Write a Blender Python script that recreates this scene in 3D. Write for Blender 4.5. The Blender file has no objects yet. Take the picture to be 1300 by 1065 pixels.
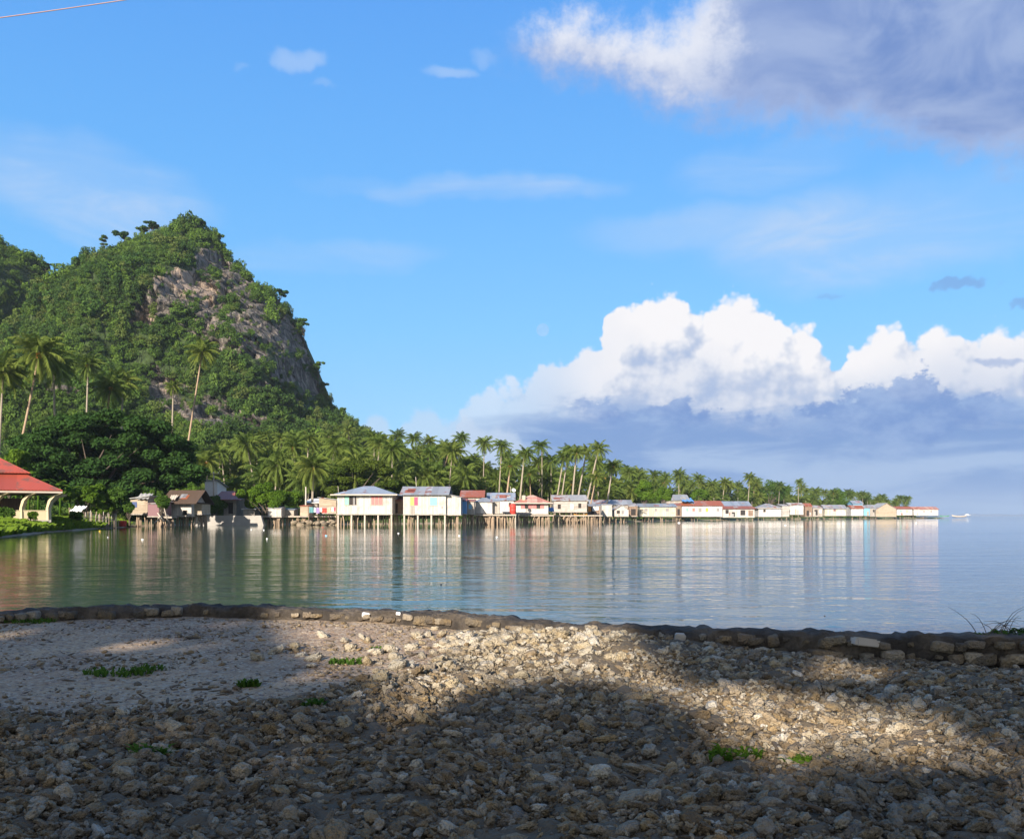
import bpy, bmesh, math, random
import numpy as np
from mathutils import Vector, Matrix, Euler
random.seed(7); np.random.seed(7)
PI = math.pi; R = math.radians
sc = bpy.context.scene; C = sc.collection

# ------------------------------------------------------------------ camera
F = 1100.0; HZ = 655.0; HC = 1.25           # focal length in photo pixels, horizon row, eye height over the water
cam_d = bpy.data.cameras.new('camera'); cam = bpy.data.objects.new('camera', cam_d); C.objects.link(cam)
cam.location = (0, 0, HC); cam.rotation_euler = (R(90), 0, 0)
cam_d.sensor_width = 36; cam_d.lens = 36 * F / 1300.0
cam_d.shift_y = (HZ - 532.5) / 1300.0
cam_d.clip_start = 0.1; cam_d.clip_end = 30000
sc.camera = cam
def at(px, py, Y): return Vector(((px - 650) / F * Y, Y, HC + (HZ - py) / F * Y))
def X_(px, Y): return (px - 650) / F * Y
def Z_(py, Y): return HC + (HZ - py) / F * Y

# ------------------------------------------------------------------ sun, sky, exposure
SUN_EL = R(22); SUN_AZ = R(20)              # the sun stands low behind the camera, to the left
Ldir = Vector((math.sin(SUN_AZ) * math.cos(SUN_EL), math.cos(SUN_AZ) * math.cos(SUN_EL), -math.sin(SUN_EL)))
sd = bpy.data.lights.new('sun', 'SUN'); sd.energy = 4.9; sd.angle = R(0.55); sd.color = (1.0, 0.885, 0.75)
sun = bpy.data.objects.new('sun', sd); C.objects.link(sun)
sun.rotation_euler = Ldir.to_track_quat('-Z', 'Y').to_euler(); sun.location = (-20, -30, 40)
sc.view_settings.view_transform = 'Standard'; sc.view_settings.look = 'None'
EXPO = 0.85
sc.view_settings.exposure = EXPO; sc.view_settings.gamma = 1.0; sc.view_settings.use_curve_mapping = False

class NT:
    """small helper around a node tree"""
    def __init__(s, nt): s.nt = nt; s.n = nt.nodes; s.l = nt.links
    def new(s, t, **kw):
        n = s.n.new(t)
        for k, v in kw.items(): setattr(n, k, v)
        return n
    def put(s, sock, v):
        if hasattr(v, 'is_output') or isinstance(v, bpy.types.NodeSocket): s.l.new(v, sock)
        else:
            try: sock.default_value = v
            except Exception: sock.default_value = (v, v, v)
    def m(s, op, *a, clamp=False):
        n = s.new('ShaderNodeMath', operation=op); n.use_clamp = clamp
        for i, v in enumerate(a): s.put(n.inputs[i], v)
        return n.outputs[0]
    def ss(s, v, a, b, lo=0.0, hi=1.0):
        n = s.new('ShaderNodeMapRange', interpolation_type='SMOOTHSTEP')
        for i, q in enumerate((v, a, b, lo, hi)): s.put(n.inputs[i], q)
        return n.outputs[0]
    def lin(s, v, a, b, lo=0.0, hi=1.0):
        n = s.new('ShaderNodeMapRange')
        for i, q in enumerate((v, a, b, lo, hi)): s.put(n.inputs[i], q)
        return n.outputs[0]
    def mix(s, f, a, b, blend='MIX'):
        n = s.new('ShaderNodeMix', data_type='RGBA', blend_type=blend)
        s.put(n.inputs[0], f)
        for k, v in ((6, a), (7, b)):
            s.put(n.inputs[k], (*v, 1) if isinstance(v, tuple) and len(v) == 3 else v)
        return n.outputs[2]
    def noise(s, vec, scale, detail=4, rough=0.55, dist=0.0, dim='3D', w=None):
        n = s.new('ShaderNodeTexNoise', noise_dimensions=dim)
        if vec is not None: s.l.new(vec, n.inputs['Vector'])
        n.inputs['Scale'].default_value = scale; n.inputs['Detail'].default_value = detail
        n.inputs['Roughness'].default_value = rough; n.inputs['Distortion'].default_value = dist
        return n.outputs[0]
    def comb(s, x, y, z=0.0):
        n = s.new('ShaderNodeCombineXYZ')
        for i, v in enumerate((x, y, z)): s.put(n.inputs[i], v)
        return n.outputs[0]
    def sep(s, v):
        n = s.new('ShaderNodeSeparateXYZ'); s.l.new(v, n.inputs[0]); return n.outputs
    def vm(s, op, *a):
        n = s.new('ShaderNodeVectorMath', operation=op)
        for i, v in enumerate(a): s.put(n.inputs[i], v)
        return n.outputs[0]

def AE(px, py):                             # bearing and elevation of a direction
    return math.atan((px - 650) / F), math.atan((HZ - py) / math.hypot(F, px - 650))

def build_world():
    w = bpy.data.worlds.new('World'); sc.world = w; w.use_nodes = True
    w.cycles.sampling_method = 'MANUAL'; w.cycles.sample_map_resolution = 512
    t = NT(w.node_tree); t.n.clear()
    out = t.new('ShaderNodeOutputWorld'); bg = t.new('ShaderNodeBackground'); t.l.new(bg.outputs[0], out.inputs[0])
    sky = t.new('ShaderNodeTexSky', sky_type='NISHITA'); sky.sun_disc = False
    sky.sun_elevation = SUN_EL; sky.sun_rotation = PI + SUN_AZ
    sky.altitude = 0; sky.air_density = 1.0; sky.dust_density = 0.35; sky.ozone_density = 3.0
    STR = 0.12
    bg.inputs[1].default_value = STR
    tc = t.new('ShaderNodeTexCoord'); x, y, z = t.sep(tc.outputs['Generated'])
    az = t.m('ARCTAN2', x, y); el = t.m('ARCSINE', z)
    P = t.comb(az, el, 0.0)
    front = t.ss(y, 0.0, 0.25)
    def rgb(r, g, b):                       # radiance of a cloud colour as seen in the picture
        f = lambda c: (c / 255 / 12.92 if c / 255 <= 0.04045 else ((c / 255 + 0.055) / 1.055) ** 2.4) / STR / 2 ** EXPO
        return (f(r), f(g), f(b))
    A0, A1 = AE(-250, 600)[0], AE(1600, 600)[0]; E1 = 0.75
    an = t.lin(az, A0, A1)
    def prof(q, an_, pts):                  # an outline of a cloud: elevation against bearing
        n = q.new('ShaderNodeFloatCurve'); q.l.new(an_, n.inputs['Value']); cv = n.mapping.curves[0]
        pp = [((AE(px, py)[0] - A0) / (A1 - A0), AE(px, py)[1] / E1) for px, py in pts]
        n.mapping.use_clip = False
        cv.points[0].location = pp[0]; cv.points[1].location = pp[-1]
        for p_ in pp[1:-1]: cv.points.new(*p_)
        n.mapping.update(); return q.m('MULTIPLY', n.outputs[0], E1)
    def soft(px, py, rx, ry, wx=None, wz=None):       # one soft patch
        a, e = AE(px, py); a2, _ = AE(px + rx, py); _, e2 = AE(px, py - ry)
        dx = t.m('DIVIDE', t.m('SUBTRACT', wx or az, a), abs(a2 - a)); dz = t.m('DIVIDE', t.m('SUBTRACT', wz or el, e), abs(e2 - e))
        return t.ss(t.m('ADD', t.m('MULTIPLY', dx, dx), t.m('MULTIPLY', dz, dz)), 1.0, 0.0)
    def nz(sx, sy, scale, det, rough=0.55, dist=0.0, ox=0.0, oy=0.0):
        mp = t.new('ShaderNodeMapping'); t.l.new(P, mp.inputs[0]); mp.inputs['Scale'].default_value = (sx, sy, 1); mp.inputs['Location'].default_value = (ox, oy, 0)
        return t.noise(mp.outputs[0], scale, det, rough, dist, '2D')
    def patches(lst, wx, wz):
        r = None
        for (px, py, rx, ry, a) in lst:
            s_ = t.m('MULTIPLY', soft(px, py, rx, ry, wx, wz), a); r = s_ if r is None else t.m('MAXIMUM', r, s_)
        return r
    # clear sky, graded a little towards the azure of the photograph
    azure = t.new('ShaderNodeValToRGB'); cr = azure.color_ramp
    t.l.new(t.lin(el, 0.0, 0.6), azure.inputs[0])
    stops = [(0.0, rgb(150, 192, 232)), (0.10, rgb(146, 204, 248)), (0.35, rgb(122, 197, 255)), (0.62, rgb(103, 182, 255)), (1.0, rgb(84, 160, 248))]
    cr.elements[0].position = 0; cr.elements[0].color = (*stops[0][1], 1); cr.elements[1].position = 1; cr.elements[1].color = (*stops[-1][1], 1)
    for p_, c_ in stops[1:-1]:
        e_ = cr.elements.new(p_); e_.color = (*c_, 1)
    back = t.mix(t.ss(nz(1.5, 3, 2.0, 4, 0.6), 0.35, 0.6), sky.outputs[0], rgb(146, 135, 122))  # unseen warm cloud tone behind the camera, added to neutralise the ambient light
    col = t.mix(t.m('MULTIPLY', front, 0.86), sky.outputs[0], azure.outputs[0])
    backm = t.ss(y, 0.25, -0.15)
    col = t.mix(t.m('MULTIPLY', backm, 0.95), col, back)
    # wisps and small puffs
    czm = t.ss(nz(2.2, 11, 1.6, 7, 0.6, 0.5), 0.36, 0.78)
    wa = t.m('ADD', az, t.m('MULTIPLY', t.m('SUBTRACT', nz(1, 1, 5, 5), 0.5), 0.16)); we = t.m('ADD', el, t.m('MULTIPLY', t.m('SUBTRACT', nz(1, 1, 5, 5, ox=7.3), 0.5), 0.07))
    cir = patches([(90, 240, 210, 80, .9), (60, 205, 130, 30, .5), (585, 246, 210, 22, .6), (1110, 300, 330, 85, .95), (1250, 270, 200, 90, .6), (900, 292, 260, 40, .45), (980, 215, 170, 45, .45), (420, 330, 160, 30, .3)], wa, we)
    cir = t.m('MULTIPLY', cir, t.m('ADD', t.m('MULTIPLY', czm, 0.9), 0.35), clamp=True)
    col = t.mix(t.m('MULTIPLY', cir, 0.75), col, rgb(196, 217, 246))
    wa = t.m('ADD', az, t.m('MULTIPLY', t.m('SUBTRACT', nz(1, 1, 16, 4, 0.55), 0.5), 0.06)); we = t.m('ADD', el, t.m('MULTIPLY', t.m('SUBTRACT', nz(1, 1, 16, 4, 0.55, ox=3.1), 0.5), 0.035))
    sm = patches([(382, 78, 40, 20, .8), (566, 90, 42, 14, .8), (318, 84, 22, 8, .4), (408, 112, 22, 8, .45), (612, 74, 24, 18, .55)], wa, we)
    col = t.mix(t.m('MULTIPLY', t.ss(sm, 0.0, 1.1), 0.6), col, rgb(186, 212, 248))
    # cumulus bank, sunlit
    g = bpy.data.node_groups.new('cumulus', 'ShaderNodeTree')
    g.interface.new_socket('P', in_out='INPUT', socket_type='NodeSocketVector'); g.interface.new_socket('H', in_out='OUTPUT', socket_type='NodeSocketFloat')
    q = NT(g); gi = q.new('NodeGroupInput'); go = q.new('NodeGroupOutput'); gx, gy, _g = q.sep(gi.outputs[0])
    gx2 = q.m('ADD', gx, q.m('MULTIPLY', q.m('SUBTRACT', q.noise(gi.outputs[0], 26, 3, dim='2D'), 0.5), 0.03))
    top = prof(q, q.lin(gx2, A0, A1), [(-250, 760), (540, 575), (585, 520), (612, 500), (640, 490), (668, 483), (690, 468), (715, 455), (735, 446), (757, 443), (768, 408), (785, 386), (812, 372), (845, 368), (870, 380), (886, 400), (903, 392), (925, 376), (955, 374), (985, 392), (1005, 415),
        (1030, 422), (1052, 448), (1074, 470), (1086, 440), (1108, 424), (1135, 414), (1158, 430), (1182, 410), (1212, 410), (1240, 432), (1262, 406), (1300, 400), (1360, 380), (1450, 420), (1600, 400)])
    h = q.m('MULTIPLY', q.m('SUBTRACT', top, gy), 26.0); h = q.m('MINIMUM', h, 1.2)
    for (s_, a_) in [(15, 0.66), (34, 0.44), (80, 0.24), (170, 0.13)]:
        v = q.new('ShaderNodeTexVoronoi', feature='SMOOTH_F1', voronoi_dimensions='2D'); q.l.new(gi.outputs[0], v.inputs['Vector']); v.inputs['Scale'].default_value = s_; v.inputs['Smoothness'].default_value = 0.3
        h = q.m('ADD', h, q.m('MULTIPLY', q.m('SUBTRACT', 0.45, v.outputs['Distance']), a_))
    q.l.new(h, go.inputs[0])
    def use(off):
        n = t.new('ShaderNodeGroup'); n.node_tree = g; t.l.new(P if off is None else t.vm('ADD', P, off), n.inputs[0]); return n.outputs[0]
    h0 = use(None); h1 = use((-0.006, 0.008, 0)); h2 = use((-0.018, 0.022, 0))
    slope = t.m('ADD', t.m('MULTIPLY', t.m('SUBTRACT', h0, h1), 1.1), t.m('MULTIPLY', t.m('SUBTRACT', h0, h2), 0.9))
    lit = t.ss(slope, -0.75, 0.65)
    band = t.ss(el, AE(900, 535)[1], AE(900, 430)[1])
    big = nz(1, 1, 7, 4, 0.5)
    lit2 = t.m('MULTIPLY', t.m('ADD', t.m('MULTIPLY', lit, 0.75), 0.25), t.m('ADD', t.m('MULTIPLY', band, 0.42), 0.58))
    lit2 = t.m('ADD', lit2, t.m('MULTIPLY', t.m('SUBTRACT', big, 0.48), 0.8), clamp=True)
    cc = t.new('ShaderNodeValToRGB'); qq = cc.color_ramp; t.l.new(lit2, cc.inputs[0])
    qq.elements[0].color = (*rgb(160, 184, 224), 1); qq.elements[1].color = (*rgb(252, 250, 252), 1)
    qq.elements.new(0.35).color = (*rgb(198, 209, 232), 1); qq.elements.new(0.7).color = (*rgb(228, 232, 243), 1)
    cm = t.m('MULTIPLY', t.ss(h0, 0.02, 0.30), front)
    cm = t.m('MULTIPLY', cm, t.lin(t.ss(az, AE(600, 500)[0], AE(790, 500)[0]), 0, 1, 0.55, 1.0))
    col = t.mix(cm, col, cc.outputs[0])
    # low blue-grey stratus under the bank
    stn = nz(3, 13, 2.2, 6, 0.55, 0.3)
    stp = prof(t, an, [(-250, 640), (430, 600), (560, 560), (640, 528), (740, 512), (900, 515), (1020, 520), (1100, 508), (1300, 505), (1600, 500)])
    stm = t.m('MULTIPLY', t.ss(t.m('ADD', t.m('SUBTRACT', stp, el), t.m('MULTIPLY', t.m('SUBTRACT', stn, 0.5), 0.09)), -0.012, 0.020), front)
    stm = t.m('MULTIPLY', stm, t.ss(az, AE(430, 600)[0], AE(720, 600)[0]))
    stc = t.mix(t.ss(stn, 0.38, 0.66), rgb(116, 155, 212), rgb(160, 188, 228))
    col = t.mix(t.m('MULTIPLY', stm, 0.95), col, stc)
    # pale puffs far off over the palms
    nf = nz(1, 1, 70, 3)
    fp = prof(t, an, [(-250, 700), (440, 570), (462, 535), (482, 524), (500, 545), (518, 530), (545, 516), (568, 535), (590, 522), (612, 545), (640, 540), (680, 580), (1600, 700)])
    fm = t.m('MULTIPLY', t.ss(t.m('ADD', t.m('SUBTRACT', fp, el), t.m('MULTIPLY', t.m('SUBTRACT', nf, 0.5), 0.02)), -0.004, 0.010), front)
    col = t.mix(t.m('MULTIPLY', fm, 0.55), col, rgb(206, 222, 243))
    # dark blue scud in front of the bank
    ns = t.m('ADD', t.m('MULTIPLY', t.m('SUBTRACT', nz(1, 1.4, 40, 7, 0.72), 0.5), 0.060), t.m('MULTIPLY', t.m('SUBTRACT', nz(1, 1.2, 11, 4, 0.6, ox=2.2), 0.5), 0.05))
    sp = prof(t, an, [(-250, 700), (690, 530), (715, 512), (740, 508), (790, 514), (830, 516), (866, 508), (885, 520), (1000, 524), (1035, 515), (1072, 506), (1110, 496), (1132, 486), (1152, 472), (1172, 468), (1188, 474), (1204, 492), (1218, 500), (1250, 497), (1285, 508), (1340, 520), (1600, 520)])
    sb = prof(t, an, [(-250, 700), (690, 522), (760, 520), (860, 532), (940, 533), (1040, 536), (1160, 560), (1240, 528), (1300, 522), (1600, 540)])
    smk = t.m('MULTIPLY', t.ss(t.m('ADD', t.m('SUBTRACT', sp, el), ns), -0.002, 0.009), t.ss(t.m('ADD', t.m('SUBTRACT', el, sb), ns), -0.022, 0.010))
    smk = t.m('MULTIPLY', smk, t.ss(az, AE(690, 600)[0], AE(760, 600)[0]))
    smc = t.mix(t.ss(nz(1, 1.6, 18, 6, 0.6, ox=5.5), 0.35, 0.65), rgb(108, 146, 208), rgb(146, 175, 222))
    col = t.mix(t.m('MULTIPLY', smk, 0.82), col, smc)
    wa = t.m('ADD', az, t.m('MULTIPLY', t.m('SUBTRACT', nz(1, 1, 14, 4, 0.65), 0.5), 0.12)); we = t.m('ADD', el, t.m('MULTIPLY', t.m('SUBTRACT', nz(1, 1, 14, 4, 0.65, ox=3.1), 0.5), 0.04))
    dk = patches([(1238, 360, 45, 14, 1), (1290, 386, 28, 12, .8), (1255, 462, 45, 8, .9), (1040, 374, 26, 7, .5)], wa, we)
    col = t.mix(t.m('MULTIPLY', t.ss(dk, 0.0, 1.0), 0.55), col, rgb(124, 158, 214))
    # large grey-violet cloud upper right with a white sunlit shoulder
    un = nz(1, 1.3, 6, 7, 0.58, 0.3); n5 = t.m('MULTIPLY', t.m('SUBTRACT', un, 0.5), 0.10)
    n6 = t.m('MULTIPLY', t.m('SUBTRACT', nz(1, 1.2, 30, 7, 0.68), 0.5), 0.060)
    ut = prof(t, an, [(-250, 200), (600, 95), (640, 60), (672, 40), (700, 26), (730, 20), (765, 30), (810, 36), (850, 32), (872, 12), (900, -30), (960, -90), (1080, -160), (1300, -260), (1600, -300)])
    ub = prof(t, an, [(-250, 100), (600, 70), (650, 78), (690, 92), (730, 98), (800, 116), (850, 142), (900, 152), (1000, 160), (1090, 158), (1140, 168), (1200, 198), (1300, 214), (1600, 260)])
    hu = t.m('ADD', t.m('MINIMUM', t.m('SUBTRACT', ut, el), t.m('SUBTRACT', el, ub)), t.m('ADD', t.m('MULTIPLY', n5, 0.5), n6))
    um = t.m('MULTIPLY', t.ss(hu, -0.022, 0.030), front)
    um = t.m('MULTIPLY', um, t.ss(az, AE(590, 80)[0], AE(700, 80)[0]))
    ucol = t.mix(t.ss(nz(1, 1.5, 8, 7, 0.55, 0.4, ox=4.7), 0.34, 0.68), rgb(112, 144, 204), rgb(160, 181, 222))
    ucol = t.mix(t.m('MULTIPLY', t.ss(az, AE(1250, 100)[0], AE(850, 100)[0]), 0.5), ucol, rgb(164, 184, 226))
    ucol = t.mix(t.m('MULTIPLY', t.ss(hu, 0.045, 0.0), 0.4), ucol, rgb(180, 196, 234))
    wsn = t.m('ADD', t.m('SUBTRACT', t.m('SUBTRACT', el, ub), AE(800, 45)[1] - AE(800, 100)[1]), t.m('MULTIPLY', t.m('ADD', n5, n6), 0.9))
    wsl = t.m('MULTIPLY', t.ss(wsn, -0.045, 0.015), t.m('MULTIPLY', t.ss(t.m('ADD', az, t.m('MULTIPLY', n6, 1.6)), AE(960, 60)[0], AE(870, 60)[0]), 1.0))
    ucol = t.mix(t.m('MULTIPLY', wsl, 0.95), ucol, rgb(232, 236, 248))
    col = t.mix(um, col, ucol)
    # air near the horizon
    col2 = t.mix(t.m('MULTIPLY', t.ss(el, 0.05, 0.0), 0.55), col, rgb(122, 162, 214))
    t.l.new(col2, bg.inputs[0])
build_world()

# ------------------------------------------------------------------ numeric noise
def _h(i, j, k, s):
    n = (i * 374761393 + j * 668265263 + k * 2147483647 + s * 1274126177) & 0xffffffff
    n = ((n ^ (n >> 13)) * 1274126177) & 0xffffffff
    return ((n ^ (n >> 16)) & 0xffffff) / float(0xffffff)
def vn(x, y, z=0.0, s=0):
    x, y, z = np.broadcast_arrays(np.asarray(x, float), np.asarray(y, float), np.asarray(z, float))
    i, j, k = np.floor(x).astype(np.int64), np.floor(y).astype(np.int64), np.floor(z).astype(np.int64)
    fx, fy, fz = x - i, y - j, z - k
    fx = fx * fx * (3 - 2 * fx); fy = fy * fy * (3 - 2 * fy); fz = fz * fz * (3 - 2 * fz)
    r = 0
    for a in (0, 1):
        for b in (0, 1):
            for c in (0, 1):
                r = r + _h(i + a, j + b, k + c, s) * (fx if a else 1 - fx) * (fy if b else 1 - fy) * (fz if c else 1 - fz)
    return r * 2 - 1
def fbm(x, y, z=0.0, o=4, s=0, g=0.5):
    r = 0; a = 1.0
    for q in range(o):
        r = r + a * vn(x * 2 ** q, y * 2 ** q, np.asarray(z) * 2 ** q, s + q * 17); a *= g
    return r
def sstep(x, a, b):
    t = np.clip((np.asarray(x, float) - a) / (b - a), 0, 1); return t * t * (3 - 2 * t)

# ------------------------------------------------------------------ mesh helpers
def mesh_np(name, V, Fc, smooth=False, attrs=None, uv=None):
    V = np.asarray(V, np.float32); Fc = np.asarray(Fc, np.int32); k = Fc.shape[1]
    me = bpy.data.meshes.new(name)
    me.vertices.add(len(V)); me.vertices.foreach_set('co', V.ravel())
    me.loops.add(Fc.size); me.loops.foreach_set('vertex_index', Fc.ravel())
    me.polygons.add(len(Fc)); me.polygons.foreach_set('loop_start', np.arange(0, Fc.size, k, dtype=np.int32))
    me.polygons.foreach_set('loop_total', np.full(len(Fc), k, np.int32))
    me.update(calc_edges=True)
    if smooth: me.polygons.foreach_set('use_smooth', np.ones(len(Fc), bool))
    for n, v in (attrs or {}).items():
        a = me.attributes.new(n, 'FLOAT', 'POINT'); a.data.foreach_set('value', np.asarray(v, np.float32))
    return me
def link(name, me, mat=None, parent=None, loc=None):
    o = bpy.data.objects.new(name, me); C.objects.link(o)
    if mat is not None and me is not None and not me.materials: me.materials.append(mat)
    if parent is not None: o.parent = parent
    if loc is not None: o.location = loc
    return o
def tag(o, label=None, cat=None, group=None, kind=None):
    if label: o['label'] = label
    if cat: o['category'] = cat
    if group: o['group'] = group
    if kind: o['kind'] = kind
    return o
def thing(name, label, cat, loc=(0, 0, 0), rz=0.0, group=None):
    o = bpy.data.objects.new(name, None); C.objects.link(o); o.empty_display_size = 0.3
    o.location = loc; o.rotation_euler = (0, 0, rz); return tag(o, label, cat, group)

class MB:
    """collects boxes, bars, tubes, quads and links them as one mesh"""
    def __init__(s): s.v = []; s.f = []
    def quadmesh(s, V, Fc):
        b = len(s.v); s.v += [tuple(p) for p in V]; s.f += [tuple(b + i for i in q) for q in Fc]; return s
    def box(s, c, d, rz=0.0, rx=0.0, ry=0.0):
        M = Euler((rx, ry, rz)).to_matrix(); c = Vector(c); P = []
        for z in (-.5, .5):
            for (x, y) in ((-.5, -.5), (.5, -.5), (.5, .5), (-.5, .5)):
                P.append(c + M @ Vector((x * d[0], y * d[1], z * d[2])))
        return s.quadmesh(P, [(3, 2, 1, 0), (4, 5, 6, 7), (0, 1, 5, 4), (1, 2, 6, 5), (2, 3, 7, 6), (3, 0, 4, 7)])
    def tube(s, pts, rad, n=8, cap=True):
        pts = [Vector(p) for p in pts]
        if not hasattr(rad, '__len__'): rad = [rad] * len(pts)
        V = []; Fc = []
        for i, p in enumerate(pts):
            d = (pts[min(i + 1, len(pts) - 1)] - pts[max(i - 1, 0)]).normalized()
            a = d.cross(Vector((0, 1, 0)) if abs(d.y) < .8 else Vector((1, 0, 0))).normalized(); b = d.cross(a)
            for k in range(n):
                t = 2 * PI * k / n; V.append(p + (a * math.cos(t) + b * math.sin(t)) * rad[i])
        for i in range(len(pts) - 1):
            for k in range(n):
                Fc.append((i * n + k, (i + 1) * n + k, (i + 1) * n + (k + 1) % n, i * n + (k + 1) % n))
        s.quadmesh(V, Fc)
        if cap:
            b = len(s.v) - len(V)
            s.f.append(tuple(b + k for k in range(n))); s.f.append(tuple(b + len(V) - 1 - k for k in range(n)))
        return s
    def slab(s, P, th):                      # a thick sheet through four points
        P = [Vector(p) for p in P]; n = (P[1] - P[0]).cross(P[-1] - P[0]).normalized() * th
        k = len(P); V = P + [p + n for p in P]
        Fc = [tuple(range(k - 1, -1, -1)), tuple(range(k, 2 * k))] + [(i, (i + 1) % k, k + (i + 1) % k, k + i) for i in range(k)]
        return s.quadmesh(V, Fc)
    def build(s, name, mat, parent=None, smooth=False, loc=None):
        me = bpy.data.meshes.new(name); me.from_pydata([tuple(p) for p in s.v], [], s.f); me.update()
        if smooth: me.polygons.foreach_set('use_smooth', np.ones(len(me.polygons), bool))
        bm = bmesh.new(); bm.from_mesh(me); bmesh.ops.recalc_face_normals(bm, faces=bm.faces); bm.to_mesh(me); bm.free()
        return link(name, me, mat, parent, loc)
def tree_copy(o, parent=None):
    c = o.copy(); C.objects.link(c); c.parent = parent
    for ch in list(o.children): tree_copy(ch, c)
    return c

# ------------------------------------------------------------------ materials
def mat(name):
    m = bpy.data.materials.new(name); m.use_nodes = True; t = NT(m.node_tree); t.n.clear()
    out = t.new('ShaderNodeOutputMaterial'); b = t.new('ShaderNodeBsdfPrincipled'); t.l.new(b.outputs[0], out.inputs[0])
    return m, t, b, out
def bump(t, b, h, st, dist=0.02):
    n = t.new('ShaderNodeBump'); n.inputs['Strength'].default_value = st; n.inputs['Distance'].default_value = dist
    t.l.new(h, n.inputs['Height']); t.l.new(n.outputs[0], b.inputs['Normal']); return n
def vary(c, k): return tuple(min(1, v * k) for v in c)
def simple(name, c, rough=0.8, var=0.25, scale=3.0):
    m, t, b, o = mat(name); tc = t.new('ShaderNodeTexCoord')
    n = t.noise(tc.outputs['Object'], scale, 5)
    t.l.new(t.mix(n, vary(c, 1 - var), vary(c, 1 + var)), b.inputs['Base Color']); b.inputs['Roughness'].default_value = rough
    bump(t, b, n, 0.2); return m
def planks(name, c, c2=None, width=0.22, horiz=False, rough=0.85):
    m, t, b, o = mat(name); tc = t.new('ShaderNodeTexCoord'); oi = t.new('ShaderNodeObjectInfo')
    x, y, z = t.sep(tc.outputs['Object'])
    u = z if horiz else t.m('ADD', x, y)
    cell = t.m('FLOOR', t.m('DIVIDE', u, width))
    wn = t.new('ShaderNodeTexWhiteNoise', noise_dimensions='2D'); t.l.new(t.comb(cell, oi.outputs['Random']), wn.inputs['Vector'])
    fr = t.m('FRACT', t.m('DIVIDE', u, width)); gap = t.m('LESS_THAN', fr, 0.09)
    mp = t.new('ShaderNodeMapping'); t.l.new(tc.outputs['Object'], mp.inputs[0]); mp.inputs['Scale'].default_value = (6, 6, 0.8) if not horiz else (0.8, 0.8, 6)
    n = t.noise(mp.outputs[0], 2.0, 6, 0.65)
    n2 = t.noise(tc.outputs['Object'], 0.9, 4)
    c2 = c2 or vary(c, 0.62)
    a = t.mix(wn.outputs[0], vary(c, 0.78), vary(c, 1.1))
    a = t.mix(t.m('MULTIPLY', t.ss(n, 0.45, 0.72), 0.8), a, c2)
    a = t.mix(t.m('MULTIPLY', t.ss(n2, 0.48, 0.68), 0.6), a, c2)
    low_ = t.noise(tc.outputs['Object'], 3.2, 5, 0.7)
    a = t.mix(t.m('MULTIPLY', t.ss(low_, 0.6, 0.74), 0.5), a, vary(c2, 0.5))
    a = t.mix(t.m('MULTIPLY', gap, 0.7), a, vary(c, 0.3))
    t.l.new(a, b.inputs['Base Color']); b.inputs['Roughness'].default_value = rough
    bump(t, b, t.m('SUBTRACT', n, gap), 0.35); return m
def tin(name, c, rust=0.35, rc=(0.22, 0.075, 0.035), rough=0.5, w=0.16):
    m, t, b, o = mat(name); tc = t.new('ShaderNodeTexCoord'); oi = t.new('ShaderNodeObjectInfo')
    x, y, z = t.sep(tc.outputs['Object'])
    wav = t.m('SINE', t.m('MULTIPLY', t.m('ADD', x, y), 2 * PI / w))
    off = t.vm('ADD', tc.outputs['Object'], t.comb(t.m('MULTIPLY', oi.outputs['Random'], 50), 0.0, 0.0))
    n = t.noise(off, 0.9, 6, 0.65); n2 = t.noise(off, 6, 4)
    cell = t.m('FLOOR', t.m('DIVIDE', x, 0.85))
    wn = t.new('ShaderNodeTexWhiteNoise', noise_dimensions='2D'); t.l.new(t.comb(cell, oi.outputs['Random']), wn.inputs['Vector'])
    a = t.mix(wn.outputs[0], vary(c, 0.78), vary(c, 1.15))
    k = t.ss(t.m('ADD', n, t.m('MULTIPLY', t.m('SUBTRACT', wn.outputs[0], 0.5), 0.25)), 0.72 - rust * 0.5, 0.86 - rust * 0.5)
    a = t.mix(k, a, t.mix(n2, vary(rc, 0.6), vary(rc, 1.5)))
    t.l.new(a, b.inputs['Base Color']); b.inputs['Roughness'].default_value = rough; b.inputs['Metallic'].default_value = 0.0
    bump(t, b, wav, 0.35, 0.03); return m
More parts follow.
